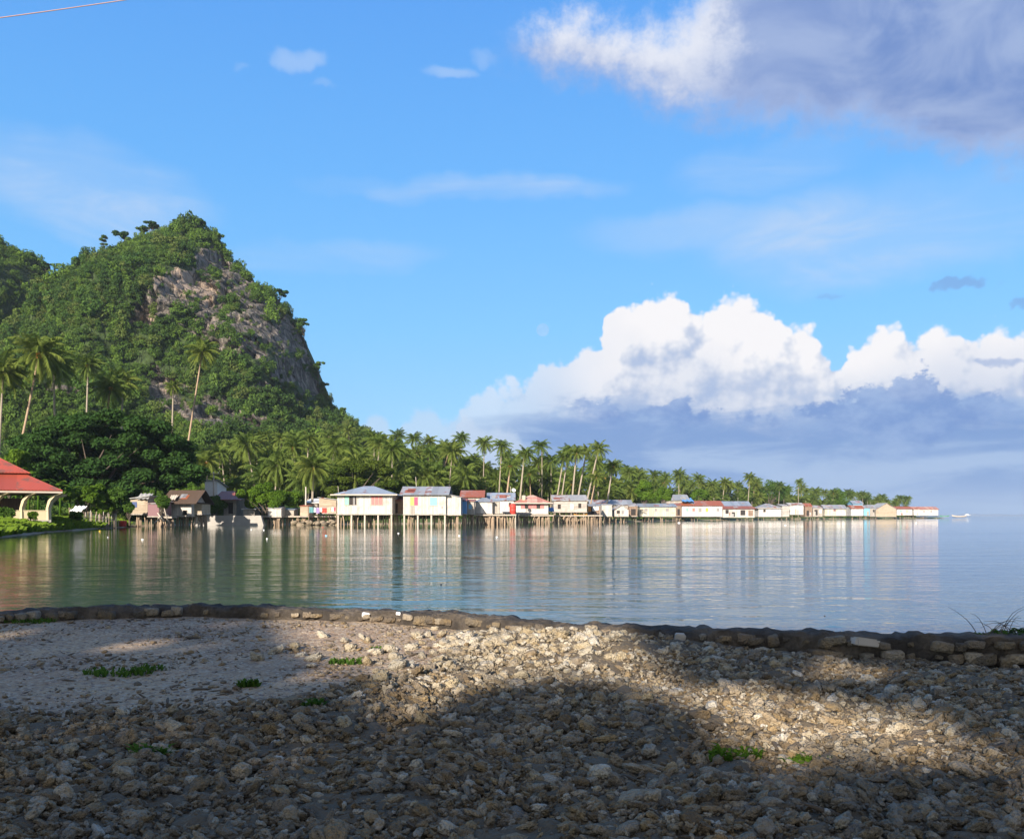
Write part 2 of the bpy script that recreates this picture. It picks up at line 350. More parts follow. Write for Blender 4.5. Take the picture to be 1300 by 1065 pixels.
def leafmat(name, c1, c2, c3=None, trans=0.35, scale=0.25, rnd_w=0.6, ramp=None):
    m, t, b, out = mat(name); t.n.remove(b)
    at_ = t.new('ShaderNodeAttribute'); at_.attribute_name = 'rnd'
    oi = t.new('ShaderNodeObjectInfo'); geo = t.new('ShaderNodeNewGeometry')
    n = t.noise(geo.outputs['Position'], scale, 3)
    f = t.m('ADD', t.m('MULTIPLY', at_.outputs['Fac'], rnd_w), t.m('MULTIPLY', t.ss(n, 0.3, 0.7), 1 - rnd_w))
    col = t.mix(f, c1, c2)
    col = t.mix(t.m('MULTIPLY', oi.outputs['Random'], 0.45), col, c3 or c1)
    if ramp:
        rr = t.new('ShaderNodeValToRGB'); t.l.new(oi.outputs['Random'], rr.inputs[0]); el_ = rr.color_ramp.elements; rr.color_ramp.interpolation = 'CONSTANT'
        el_[0].color = (*ramp[0], 1); el_[1].position = 1 - 1 / len(ramp); el_[1].color = (*ramp[-1], 1)
        for q_ in range(1, len(ramp) - 1): el_.new(q_ / len(ramp)).color = (*ramp[q_], 1)
        big = t.noise(geo.outputs['Position'], 0.016, 4, 0.6)
        col = t.mix(0.62, col, rr.outputs[0]); col = t.mix(t.m('MULTIPLY', t.ss(big, 0.42, 0.7), 0.6), col, ramp[-1])
    d = t.new('ShaderNodeBsdfDiffuse'); tr = t.new('ShaderNodeBsdfTranslucent'); mx = t.new('ShaderNodeMixShader')
    t.l.new(col, d.inputs[0]); t.l.new(t.mix(0.5, col, (0.10, 0.16, 0.02)), tr.inputs[0])
    mx.inputs[0].default_value = trans; t.l.new(d.outputs[0], mx.inputs[1]); t.l.new(tr.outputs[0], mx.inputs[2])
    t.l.new(mx.outputs[0], out.inputs[0]); return m

M = {}
M['bark'] = simple('bark', (0.12, 0.095, 0.07), 0.9, 0.4, 4)
M['palm_bark'] = simple('palm_bark', (0.33, 0.28, 0.215), 0.9, 0.35, 6)
M['palm_bark_warm'] = simple('palm_bark_warm', (0.38, 0.27, 0.18), 0.9, 0.35, 6)
M['frond'] = leafmat('frond', (0.065, 0.125, 0.028), (0.175, 0.225, 0.050), (0.14, 0.19, 0.04), 0.30, 0.12)
M['frond_yellow'] = leafmat('frond_yellow', (0.085, 0.145, 0.030), (0.215, 0.245, 0.055), (0.16, 0.21, 0.04), 0.30, 0.3)
M['dead_frond'] = simple('dead_frond', (0.30, 0.19, 0.09), 0.9, 0.3)
M['coconut'] = simple('coconut', (0.52, 0.22, 0.04), 0.6, 0.3)
M['hill_leaf'] = leafmat('hill_leaf', (0.040, 0.095, 0.026), (0.13, 0.21, 0.045), (0.15, 0.23, 0.045), 0.28, 0.03, 0.45, [(0.026, 0.062, 0.022), (0.065, 0.135, 0.034), (0.042, 0.092, 0.028), (0.11, 0.18, 0.040), (0.032, 0.070, 0.028), (0.15, 0.17, 0.055), (0.08, 0.145, 0.034), (0.15, 0.25, 0.04)])
M['rain_leaf'] = leafmat('rain_leaf', (0.024, 0.065, 0.018), (0.055, 0.110, 0.025), (0.039, 0.088, 0.023), 0.22, 0.4)
M['olive_leaf'] = leafmat('olive_leaf', (0.046, 0.083, 0.014), (0.098, 0.132, 0.021), (0.069, 0.103, 0.021), 0.22, 0.4)
M['bright_leaf'] = leafmat('bright_leaf', (0.060, 0.135, 0.016), (0.16, 0.26, 0.03), (0.11, 0.2, 0.025), 0.35, 0.5)
M['mid_leaf'] = leafmat('mid_leaf', (0.042, 0.108, 0.022), (0.120, 0.204, 0.032), (0.084, 0.156, 0.032), 0.3, 0.5)
M['grass'] = leafmat('grass', (0.085, 0.16, 0.02), (0.19, 0.28, 0.03), (0.14, 0.22, 0.03), 0.35, 0.5)
M['white_planks'] = planks('white_planks', (0.58, 0.55, 0.51), (0.34, 0.29, 0.25), 0.24)
M['cream_planks'] = planks('cream_planks', (0.66, 0.60, 0.48), (0.48, 0.40, 0.30), 0.3)
M['grey_planks'] = planks('grey_planks', (0.42, 0.38, 0.33), (0.25, 0.21, 0.18), 0.2)
M['brown_planks'] = planks('brown_planks', (0.30, 0.21, 0.15), (0.14, 0.09, 0.06), 0.2)
M['grey_boards'] = planks('grey_boards', (0.48, 0.45, 0.41), (0.28, 0.24, 0.2), 0.18, True)
M['woven'] = planks('woven', (0.46, 0.38, 0.28), (0.3, 0.23, 0.16), 0.12, True)
M['white_wall'] = planks('white_wall', (0.68, 0.66, 0.62), (0.40, 0.35, 0.30), 0.55)
M['cream_wall'] = planks('cream_wall', (0.62, 0.56, 0.44), (0.38, 0.32, 0.24), 0.5)
M['tin_grey'] = tin('tin_grey', (0.30, 0.32, 0.35), 0.34)
M['tin_blue'] = tin('tin_blue', (0.26, 0.31, 0.38), 0.26)
M['tin_pale'] = tin('tin_pale', (0.44, 0.44, 0.43), 0.38)
M['tin_rust'] = tin('tin_rust', (0.36, 0.22, 0.18), 0.85, (0.30, 0.09, 0.04))
M['tin_red'] = tin('tin_red', (0.37, 0.070, 0.040), 0.30, (0.19, 0.075, 0.05), 0.55, 0.24)
M['tin_rose'] = tin('tin_rose', (0.50, 0.20, 0.14), 0.5, (0.52, 0.36, 0.27))
M['thatch'] = simple('thatch', (0.085, 0.055, 0.038), 0.95, 0.45, 5)
M['stilt'] = simple('stilt', (0.40, 0.30, 0.21), 0.9, 0.45, 2)
M['stilt_pale'] = simple('stilt_pale', (0.50, 0.44, 0.37), 0.9, 0.25, 2)
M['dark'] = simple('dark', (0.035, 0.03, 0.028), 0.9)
M['concrete'] = simple('concrete', (0.36, 0.34, 0.31), 0.9, 0.25, 1.0)
M['pav_cream'] = simple('pav_cream', (0.56, 0.47, 0.30), 0.8, 0.15, 1.5)
M['log'] = simple('log', (0.10, 0.075, 0.05), 0.9, 0.4)
def paint(n, c, r=0.6): M[n] = simple(n, c, r, 0.12, 3); return M[n]
for n, c in dict(mint=(0.22, 0.50, 0.38), grey_paint=(0.25, 0.24, 0.24), pink=(0.55, 0.17, 0.16), lime=(0.42, 0.46, 0.10), magenta=(0.50, 0.06, 0.14), skyblue=(0.20, 0.46, 0.62), blue=(0.10, 0.28, 0.58),
                 red=(0.56, 0.05, 0.035), orange=(0.72, 0.27, 0.03), white=(0.8, 0.8, 0.78), yellow=(0.75, 0.5, 0.05), violet=(0.30, 0.22, 0.45), plum=(0.20, 0.10, 0.11), teal=(0.08, 0.25, 0.27), navy=(0.04, 0.07, 0.2), peach=(0.7, 0.4, 0.28), green=(0.05, 0.3, 0.15), black=(0.03, 0.03, 0.03)).items(): paint(n, c)

# ------------------------------------------------------------------ water
def build_water():
    m, t, b, o = mat('sea')
    geo = t.new('ShaderNodeNewGeometry'); p = geo.outputs['Position']; x, y, z = t.sep(p)
    deep = t.ss(x, -30, 40)
    t.l.new(t.mix(deep, (0.060, 0.085, 0.045), (0.045, 0.115, 0.18)), b.inputs['Base Color'])  # reflected hill green and sky blue tinted into the base colour
    b.inputs['Roughness'].default_value = 0.04; b.inputs['IOR'].default_value = 1.333
    hs = None
    for (sx, sy, a, d) in [(0.45, 0.9, 0.024, 2), (1.9, 3.6, 0.011, 3), (6.5, 12.0, 0.0032, 3)]:
        mp = t.new('ShaderNodeMapping'); t.l.new(p, mp.inputs[0]); mp.inputs['Scale'].default_value = (sx, sy, 1); mp.inputs['Rotation'].default_value = (0, 0, R(8))
        n = t.m('MULTIPLY', t.noise(mp.outputs[0], 1.0, d, 0.5, 0.4), a); hs = n if hs is None else t.m('ADD', hs, n)
    # calm and ruffled streaks
    mp = t.new('ShaderNodeMapping'); t.l.new(p, mp.inputs[0]); mp.inputs['Scale'].default_value = (0.02, 0.09, 1)
    pat = t.ss(t.noise(mp.outputs[0], 1.0, 4, 0.6, 0.6), 0.35, 0.68)
    bp = t.new('ShaderNodeBump'); bp.inputs['Distance'].default_value = 1.0
    amp = t.m('MULTIPLY', t.m('MULTIPLY', t.lin(pat, 0, 1, 0.45, 1.45), t.lin(deep, 0, 1, 0.75, 1.1)), t.lin(y, 12, 95, 1.5, 0.45))
    t.l.new(t.m('MULTIPLY', hs, amp), bp.inputs['Height']); bp.inputs['Strength'].default_value = 0.85
    t.l.new(bp.outputs[0], b.inputs['Normal'])
    V = [(-9000, -60, 0), (9000, -60, 0), (9000, 12000, 0), (-9000, 12000, 0)]
    o = link('water', mesh_np('water', V, [(0, 1, 2, 3)]), m); tag(o, kind='structure')
build_water()

# ------------------------------------------------------------------ land and hill
coast_px = [(-420, 715), (-300, 706), (-120, 692), (0, 683), (60, 676), (120, 671.5), (165, 669), (205, 667.3), (250, 666), (330, 666), (430, 665.6), (520, 665), (600, 664.3), (660, 662.6)]
coast = [(X_(px, HC * F / (py - HZ)), HC * F / (py - HZ)) for px, py in coast_px]
coast += [(X_(px, Y), Y) for px, Y in [(760, 176), (810, 192), (860, 232), (920, 268), (990, 312), (1060, 362), (1130, 412), (1175, 446), (1202, 462), (1196, 490), (1150, 520), (1050, 560)]]
coast += [(60, 640), (-60, 760), (-500, 900), (-900, 700), (-900, 20), (-60, 12)]
CP = np.array(coast)
def sdist(X, Y):
    """signed distance to the coast, positive on land"""
    X = np.asarray(X, float); Y = np.asarray(Y, float); d = np.full(X.shape, 1e9); ins = np.zeros(X.shape, bool)
    for i in range(len(CP)):
        a = CP[i]; b = CP[(i + 1) % len(CP)]; e = b - a
        t = np.clip(((X - a[0]) * e[0] + (Y - a[1]) * e[1]) / (e @ e), 0, 1)
        d = np.minimum(d, np.hypot(X - a[0] - t * e[0], Y - a[1] - t * e[1]))
        c = (a[1] > Y) != (b[1] > Y)
        with np.errstate(divide='ignore', invalid='ignore'):
            xx = a[0] + (Y - a[1]) / (e[1] if e[1] != 0 else 1e-9) * e[0]
        ins ^= c & (X < xx)
    return np.where(ins, d, -d)
def land(X, Y):
    X = np.asarray(X, float); Y = np.asarray(Y, float); d = sdist(X, Y)
    left = sstep(-X, 10, 55)
    z = np.where(d < 0, np.maximum(-2.0, d * 0.2), 0.65 * sstep(d, 0, 4) + np.clip(d - 4, 0, 110) * (0.016 + 0.10 * left * sstep(d, 12, 60)))
    return z + np.where(d > 1, 0.18 * vn(X / 5, Y / 5, 0, 3), 0)
YC = 340.0; YF = 212.0
crest_px = [(-420, 420), (-300, 345), (-200, 312), (-100, 296), (-40, 296), (10, 316), (46, 332), (66, 362), (84, 402), (100, 404), (116, 368), (142, 334), (166, 313), (200, 300), (226, 291), (245, 288), (262, 296), (276, 306), (292, 330), (320, 356), (350, 376), (366, 398), (382, 424),
            (396, 462), (406, 496), (418, 518), (440, 536), (470, 554), (500, 570), (540, 590), (580, 614), (620, 650), (680, 662)]
CX = np.array([X_(px, YC) for px, _ in crest_px]); CZ = np.array([Z_(py, YC) for _, py in crest_px])
GT = np.array([0, .14, .23, .47, .56, .78, 1.0]); GV = np.array([0, .12, .33, .42, .70, .88, 1.0])
def zcrest(X): return np.interp(X, CX, CZ)
def hill(X, Y):
    t = np.clip((np.asarray(Y, float) - YF) / (YC - YF), 0, 1); zc = zcrest(X)
    g = np.interp(t, GT, GV); back = np.clip((np.asarray(Y, float) - YC) / 130, 0, 1)
    return np.where(np.asarray(Y) < YF, -5, 2 + (zc - 2) * g * (1 - back))
def ground(X, Y): return float(max(land(X, Y), hill(X, Y)))

ROCK = [(235, 362, 40, 22), (205, 388, 48, 26), (176, 398, 20, 22), (282, 372, 42, 45), (318, 398, 46, 46), (350, 428, 42, 42), (305, 438, 50, 26), (382, 468, 34, 34), (398, 492, 18, 24), (262, 416, 44, 22),
        (218, 500, 40, 34), (196, 484, 22, 34), (250, 524, 52, 22), (303, 532, 34, 14), (338, 492, 26, 10), (70, 492, 34, 10), (112, 398, 5, 12), (268, 330, 18, 20), (360, 470, 20, 16)]
def rockmask(px, py, s=0):
    r = np.full(np.shape(px), -9.0)
    for (cx, cy, rx, ry) in ROCK: r = np.maximum(r, 1 - np.hypot((px - cx) / rx, (py - cy) / ry))
    return r - 0.20 + 0.60 * fbm(px / 15, py / 9, 0, 4, 5) + 0.5 * np.clip(palemask(px, py), 0, 1)
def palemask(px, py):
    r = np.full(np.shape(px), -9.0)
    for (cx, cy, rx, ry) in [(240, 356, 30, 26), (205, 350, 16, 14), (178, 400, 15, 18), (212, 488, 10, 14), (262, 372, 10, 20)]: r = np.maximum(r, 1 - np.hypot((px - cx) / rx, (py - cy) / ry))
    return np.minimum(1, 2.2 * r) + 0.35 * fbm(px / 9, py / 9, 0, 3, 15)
def build_land():
    xs = np.concatenate([np.arange(-420, -100, 8), np.arange(-100, 60, 2.0), np.arange(60, 300, 4)]); ys = np.concatenate([np.arange(14, 150, 2.0), np.arange(150, 620, 5)])
    Xg, Yg = np.meshgrid(xs, ys); Z = land(Xg, Yg)
    Z = np.where(Yg > YF + 6, np.minimum(Z, hill(Xg, Yg) - 1.5 + 0 * Z), Z) if False else Z
    V = np.stack([Xg.ravel(), Yg.ravel(), Z.ravel()], 1); nx = len(xs); ny = len(ys)
    idx = np.arange(nx * ny).reshape(ny, nx)
    Fc = np.stack([idx[:-1, :-1].ravel(), idx[:-1, 1:].ravel(), idx[1:, 1:].ravel(), idx[1:, :-1].ravel()], 1)
    m, t, b, o = mat('shore_soil'); geo = t.new('ShaderNodeNewGeometry'); p = geo.outputs['Position']; z = t.sep(p)[2]
    n = t.noise(p, 0.4, 5); n2 = t.noise(p, 4, 5)
    veg = t.mix(n2, (0.045, 0.085, 0.015), (0.11, 0.16, 0.03))
    sand = t.mix(n2, (0.24, 0.19, 0.13), (0.40, 0.33, 0.24))
    f = t.ss(t.m('ADD', z, t.m('MULTIPLY', t.m('SUBTRACT', n, 0.5), 0.4)), 0.08, 0.25)
    t.l.new(t.mix(f, sand, veg), b.inputs['Base Color']); b.inputs['Roughness'].default_value = 0.95; bump(t, b, n2, 0.5, 0.1)
    tag(link('terrain', mesh_np('terrain', V, Fc, True), m), kind='structure')
build_land()

def hill_surface(X, v):
    """point on the cliffed hillside, v = 0 at the foot, 1 at the crest, > 1 down the back"""
    zc = zcrest(X)
    vv = np.clip(v, 0, 1)
    t = np.interp(vv, GV, GT); Z = 2 + (zc - 2) * vv
    Y = YF + (YC - YF) * t
    bk = np.clip(v - 1, 0, 1); Y = Y + bk * 150; Z = np.where(v > 1, 2 + (zc - 2) * (1 - bk ** 1.3), Z)
    fade = sstep(zc, 8, 45)
    d = 9.0 * fbm(X / 34, Z / 50, 0, 3, 11) + 3.5 * fbm(X / 10, Z / 26, 0, 3, 23)     # buttresses and gullies
    fa = np.interp(v, [0, .08, .85, 1.0, 2], [0.2, 1, 1, .15, .15])
    return X, Y + d * fade * fa, Z
def build_hill():
    nu, nv = 800, 400
    u = np.linspace(CX[0], CX[-1], nu); v = np.concatenate([np.linspace(0, 1, nv - 20), np.linspace(1.02, 2, 20)])
    U, Vv = np.meshgrid(u, v); X, Y, Z = hill_surface(U, Vv)
    px = 650 + X / Y * F; py = HZ - (Z - HC) / Y * F
    rk = rockmask(px, py)
    k = sstep(rk, -0.02, 0.16) * (Vv < 1)
    # rock gets fissures and ledges
    fis = np.abs(fbm(X / 5.5, Z / 22, 3, 4, 31)); led = fbm(X / 16, Z / 4.0, 0, 4, 37)
    crk = 1 - np.clip(np.abs(fbm(X / 9 + 0.25 * Z / 9, Z / 34, 7, 3, 51)) * 5, 0, 1)
    stepz = np.abs(((Z + 3.5 * fbm(X / 11, Z / 30, 0, 3, 57)) / 7.5) % 1 - .5) * 2
    Y = Y + k * (-3.5 + 7.5 * fis + 2.4 * led + 4.0 * crk + 2.2 * sstep(stepz, .3, .7) + 2.0 * np.abs(fbm(X / 2.4, Z / 4.2, 0, 4, 41, .6)))
    V = np.stack([X.ravel(), Y.ravel(), Z.ravel()], 1); idx = np.arange(U.size).reshape(U.shape)
    Fc = np.stack([idx[:-1, :-1].ravel(), idx[:-1, 1:].ravel(), idx[1:, 1:].ravel(), idx[1:, :-1].ravel()], 1)
    m, t, b, o = mat('hillside'); geo = t.new('ShaderNodeNewGeometry'); p = geo.outputs['Position']
    a = t.new('ShaderNodeAttribute'); a.attribute_name = 'rock'
    mp = t.new('ShaderNodeMapping'); t.l.new(p, mp.inputs[0]); mp.inputs['Scale'].default_value = (0.55, 0.3, 0.10)
    n1 = t.noise(mp.outputs[0], 1.0, 8, 0.65, 0.6); n2 = t.noise(p, 0.5, 7, 0.7); n3 = t.noise(p, 0.07, 4)
    mq = t.new('ShaderNodeMapping'); t.l.new(p, mq.inputs[0]); mq.inputs['Scale'].default_value = (0.9, 0.4, 0.22)
    ve = t.new('ShaderNodeTexVoronoi', feature='DISTANCE_TO_EDGE'); t.l.new(t.vm('ADD', mq.outputs[0], t.comb(t.m('MULTIPLY', n2, 1.4), 0.0, t.m('MULTIPLY', n1, 1.4))), ve.inputs['Vector']); ve.inputs['Scale'].default_value = 0.42
    crack = t.ss(ve.outputs['Distance'], 0.07, 0.0)
    rc = t.mix(t.ss(n1, 0.40, 0.60), (0.11, 0.094, 0.082), (0.36, 0.305, 0.26))
    rc = t.mix(t.ss(n2, 0.60, 0.75), rc, (0.48, 0.37, 0.28))
    rc = t.mix(t.m('MULTIPLY', t.ss(n3, 0.45, 0.65), 0.45), rc, (0.13, 0.112, 0.095))
    rc = t.mix(t.m('MULTIPLY', crack, 0.85), rc, (0.035, 0.03, 0.026))
    wst = t.new('ShaderNodeMapping'); t.l.new(p, wst.inputs[0]); wst.inputs['Scale'].default_value = (1.3, 0.5, 0.05)
    rc = t.mix(t.m('MULTIPLY', t.ss(t.noise(wst.outputs[0], 1.0, 4), 0.55, 0.68), 0.6), rc, (0.06, 0.053, 0.048))
    mossy = t.ss(n2, 0.50, 0.36); rc = t.mix(t.m('MULTIPLY', mossy, 0.8), rc, (0.06, 0.085, 0.03))
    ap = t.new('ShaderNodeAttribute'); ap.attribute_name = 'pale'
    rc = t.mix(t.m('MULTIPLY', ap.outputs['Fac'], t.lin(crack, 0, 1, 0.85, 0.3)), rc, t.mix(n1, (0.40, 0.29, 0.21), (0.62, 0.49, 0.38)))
    gr = t.mix(n2, (0.03, 0.06, 0.015), (0.08, 0.125, 0.03))
    t.l.new(t.mix(t.ss(a.outputs['Fac'], 0.25, 0.55), gr, rc), b.inputs['Base Color']); b.inputs['Roughness'].default_value = 0.95
    bump(t, b, t.m('SUBTRACT', t.m('ADD', n1, t.m('MULTIPLY', n2, 0.9)), t.m('MULTIPLY', crack, 0.5)), 1.0, 1.6)
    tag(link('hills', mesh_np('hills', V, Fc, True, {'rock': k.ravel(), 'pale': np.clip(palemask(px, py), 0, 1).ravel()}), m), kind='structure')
build_hill()

# ------------------------------------------------------------------ foliage
def leaves(centers, radii, n, size, flat=1.0, up=0.35, seed=0, shell=0.5, droop=0.0, aspect=0.55):
    """leaf-sized quads spread through clumps; returns V, F, rnd"""
    rg = np.random.default_rng(seed); centers = np.asarray(centers, float); radii = np.asarray(radii, float)
    if radii.ndim == 1: radii = np.stack([radii, radii, radii * flat], 1)
    w = radii.prod(1) ** 0.66; w /= w.sum(); ci = rg.choice(len(centers), n, p=w)
    d = rg.normal(size=(n, 3)); d /= np.linalg.norm(d, axis=1)[:, None]
    r = rg.uniform(shell, 1.0, n)[:, None] ** 0.7
    P = centers[ci] + d * r * radii[ci]
    nrm = d * 0.7 + rg.normal(size=(n, 3)) * 0.55 + np.array([0, 0, up]); nrm /= np.linalg.norm(nrm, axis=1)[:, None]
    a = np.cross(nrm, rg.normal(size=(n, 3))); a /= np.linalg.norm(a, axis=1)[:, None]; b = np.cross(nrm, a)
    s = size * rg.uniform(0.55, 1.35, n)[:, None]; a = a * s; b = b * s * aspect
    V = np.stack([P - a, P - b * 0.9 + a * 0.1, P + a, P + b], 1).reshape(-1, 3)
    Fc = np.arange(4 * n).reshape(n, 4)
    cr = rg.uniform(0, 1, len(centers)); rnd = np.repeat(np.clip(0.5 * cr[ci] + 0.5 * rg.uniform(0, 1, n), 0, 1), 4)
    return V, Fc, rnd
def leaf_mesh(name, *a, **k):
    V, Fc, r = leaves(*a, **k); return mesh_np(name, V, Fc, False, {'rnd': r})

def frond(rg, az, elev, L, droop, npairs, lw, width):
    """one coconut frond: drooping rachis with hanging leaflets"""
    d = np.array([math.cos(az), math.sin(az)]); V = []; Fq = []; K = 9
    pts = []; ang = elev; p = np.array([0, 0, 0.0])
    for i in range(K + 1):
        pts.append(p.copy()); p = p + L / K * np.array([d[0] * math.cos(ang), d[1] * math.cos(ang), math.sin(ang)]); ang -= droop / K * (0.4 + 1.2 * i / K)
    pts = np.array(pts); side = np.array([-d[1], d[0], 0])
    for i in range(K):                       # rachis
        w0 = 0.06 * L / 4 * (1 - i / K) + 0.012; w1 = 0.06 * L / 4 * (1 - (i + 1) / K) + 0.012; b = len(V)
        V += [pts[i] - side * w0, pts[i] + side * w0, pts[i + 1] + side * w1, pts[i + 1] - side * w1]; Fq.append((b, b + 1, b + 2, b + 3))
    rn = [0.9] * len(V)
    tt = np.linspace(0.10, 0.99, npairs); base = np.array([np.interp(tt * K, np.arange(K + 1), pts[:, j]) for j in range(3)]).T
    tan = np.gradient(base, axis=0); tan /= np.linalg.norm(tan, axis=1)[:, None]
    rr = rg.uniform(0, 1)
    for i in range(npairs):
        ln = width * math.sin(PI * min(0.97, 0.14 + 0.84 * tt[i])) ** 0.7 * rg.uniform(0.85, 1.1)
        for sgn in (-1, 1):
            h = rg.uniform(0.35, 1.0)
            dirv = side * sgn * (1.0 - 0.25 * h) + tan[i] * 0.55 + np.array([0, 0, -h * 0.95]); dirv /= np.linalg.norm(dirv)
            b = len(V); q = tan[i] * lw
            V += [base[i] - q, base[i] + q, base[i] + dirv * ln * 0.6 + q * 0.9 + np.array([0, 0, -0.02]), base[i] + dirv * ln + np.array([0, 0, -0.12 * ln])]
            Fq.append((b, b + 1, b + 2, b + 3)); rn += [min(1, max(0, rr * 0.6 + 0.4 * rg.uniform()))] * 4
    return V, Fq, rn
def palm_crown(name, seed, nf=24, L=3.9, npairs=16, lw=0.09, width=0.85, dead=3, sparse=False):
    rg = np.random.default_rng(seed); V = []; Fq = []; rn = []
    for k in range(nf):
        u = k / nf; az = k * 2.39996 + rg.uniform(-.25, .25)
        elev = R(80) - R(142) * u ** 0.85 + rg.uniform(-.12, .12)
        a, b, c = frond(rg, az, elev, L * rg.uniform(.82, 1.08) * (0.82 + 0.18 * math.sin(PI * u)), R(95) * rg.uniform(.7, 1.15) * (1 - 0.25 * u), npairs, lw, width)
        o = len(V); V += a; Fq += [tuple(o + i for i in q) for q in b]; rn += [min(1, x * 0.75 + 0.3 * u) for x in c]
    return mesh_np(name, np.array(V), Fq, False, {'rnd': rn})
def nuts_mesh(name, seed, n=16, r=0.16, spread=0.55):
    rg = random.Random(seed); bm = bmesh.new()
    for k in range(n):
        a = rg.uniform(0, 2 * PI); q = rg.uniform(0.2, 1) * spread
        bmesh.ops.create_icosphere(bm, subdivisions=1, radius=r * rg.uniform(.8, 1.2), matrix=Matrix.Translation((math.cos(a) * q, math.sin(a) * q, -0.25 - rg.uniform(0, .55))) @ Matrix.Diagonal((1, 1, 1.3, 1)))
    me = bpy.data.meshes.new(name); bm.to_mesh(me); bm.free(); me.materials.append(M['coconut']); return me
def trunk_mesh(name, h, lean, curve, r0=0.19, r1=0.11, n=8, seg=14, matl='palm_bark', hook=0.0):
    """a palm trunk h tall whose top stands `lean` out along +x; returns mesh, top"""
    mb = MB(); pts = []; rad = []
    for i in range(seg + 1):
        t = i / seg; x = lean * (t ** curve) + hook * math.sin(PI * t) ; pts.append((x, 0.03 * h * 0.15 * math.sin(3 * t), h * t))
        rad.append((r0 * (1.0 + 0.7 * max(0, 0.12 - t) / 0.12) + (r1 - r0) * t) * (1 + 0.05 * (i % 2)))
    mb.tube(pts, rad, n); me = bpy.data.meshes.new(name); me.from_pydata([tuple(p) for p in mb.v], [], mb.f); me.update()
    me.polygons.foreach_set('use_smooth', np.ones(len(me.polygons), bool)); me.materials.append(M[matl]); return me, pts[-1]

CROWNS = []
for s in range(7):
    me = palm_crown('crown', 100 + s, nf=28 + (s % 3) * 3, L=3.55, npairs=20, lw=0.070, width=0.85 + 0.05 * (s % 2)); me.materials.append(M['frond' if s % 4 else 'frond_yellow']); CROWNS.append(me)
BIGCROWNS = []
for s in range(4):
    me = palm_crown('crown', 200 + s, nf=34, L=4.3, npairs=40, lw=0.046, width=1.05); me.materials.append(M['frond_yellow' if s != 1 else 'frond']); BIGCROWNS.append(me)
NUTS = [nuts_mesh('coconuts', s) for s in range(3)]
TR = {}
def palm(crown_pt, base_pt, size, label, group=None, big=False, nuts=False, warm=False, seed=0, straight=None, sparse=False):
    """crown_pt, base_pt are world points"""
    cp = Vector(crown_pt); bp = Vector(base_pt); h = cp.z - bp.z; off = Vector((cp.x - bp.x, cp.y - bp.y)); ln = off.length
    rg = random.Random(seed)
    rz = math.atan2(off.y, off.x) if ln > 0.05 else rg.uniform(0, 6.28)
    root = thing('coconut_palm', label, 'palm tree', bp, rz, group)
    key = (round(ln / max(h, .1) * 12) if not straight else 99, warm, big)
    if big or straight:
        me, top = trunk_mesh('trunk', h, ln, straight or 1.25, 0.21, 0.12, 10, 18, 'palm_bark_warm' if warm else 'palm_bark'); tr = link('trunk', me, None, root)
    else:
        if key not in TR: TR[key] = trunk_mesh('trunk', 10.0, key[0] / 12 * 10.0, 1.25, 0.145, 0.085, 6, 8, 'palm_bark_warm' if warm else 'palm_bark')
        me, top = TR[key]; tr = link('trunk', me, None, root); tr.scale = (ln / top[0] if top[0] > .01 else 1, 1, h / 10.0)
        tr.scale.x = max(0.8, min(1.6, tr.scale.x)) if top[0] > .01 else 1
    lx = ln
    cr = link('crown', rg.choice(BIGCROWNS if big else CROWNS), None, root, (lx, 0, h - 0.1)); cr.scale = (size, size, size); cr.rotation_euler = (rg.uniform(-.1, .1), rg.uniform(-.1, .1), rg.uniform(0, 6.28))
    if nuts:
        nt_ = link('coconuts', rg.choice(NUTS), None, root, (lx, 0, h)); nt_.scale = (size, size, size)
    return root

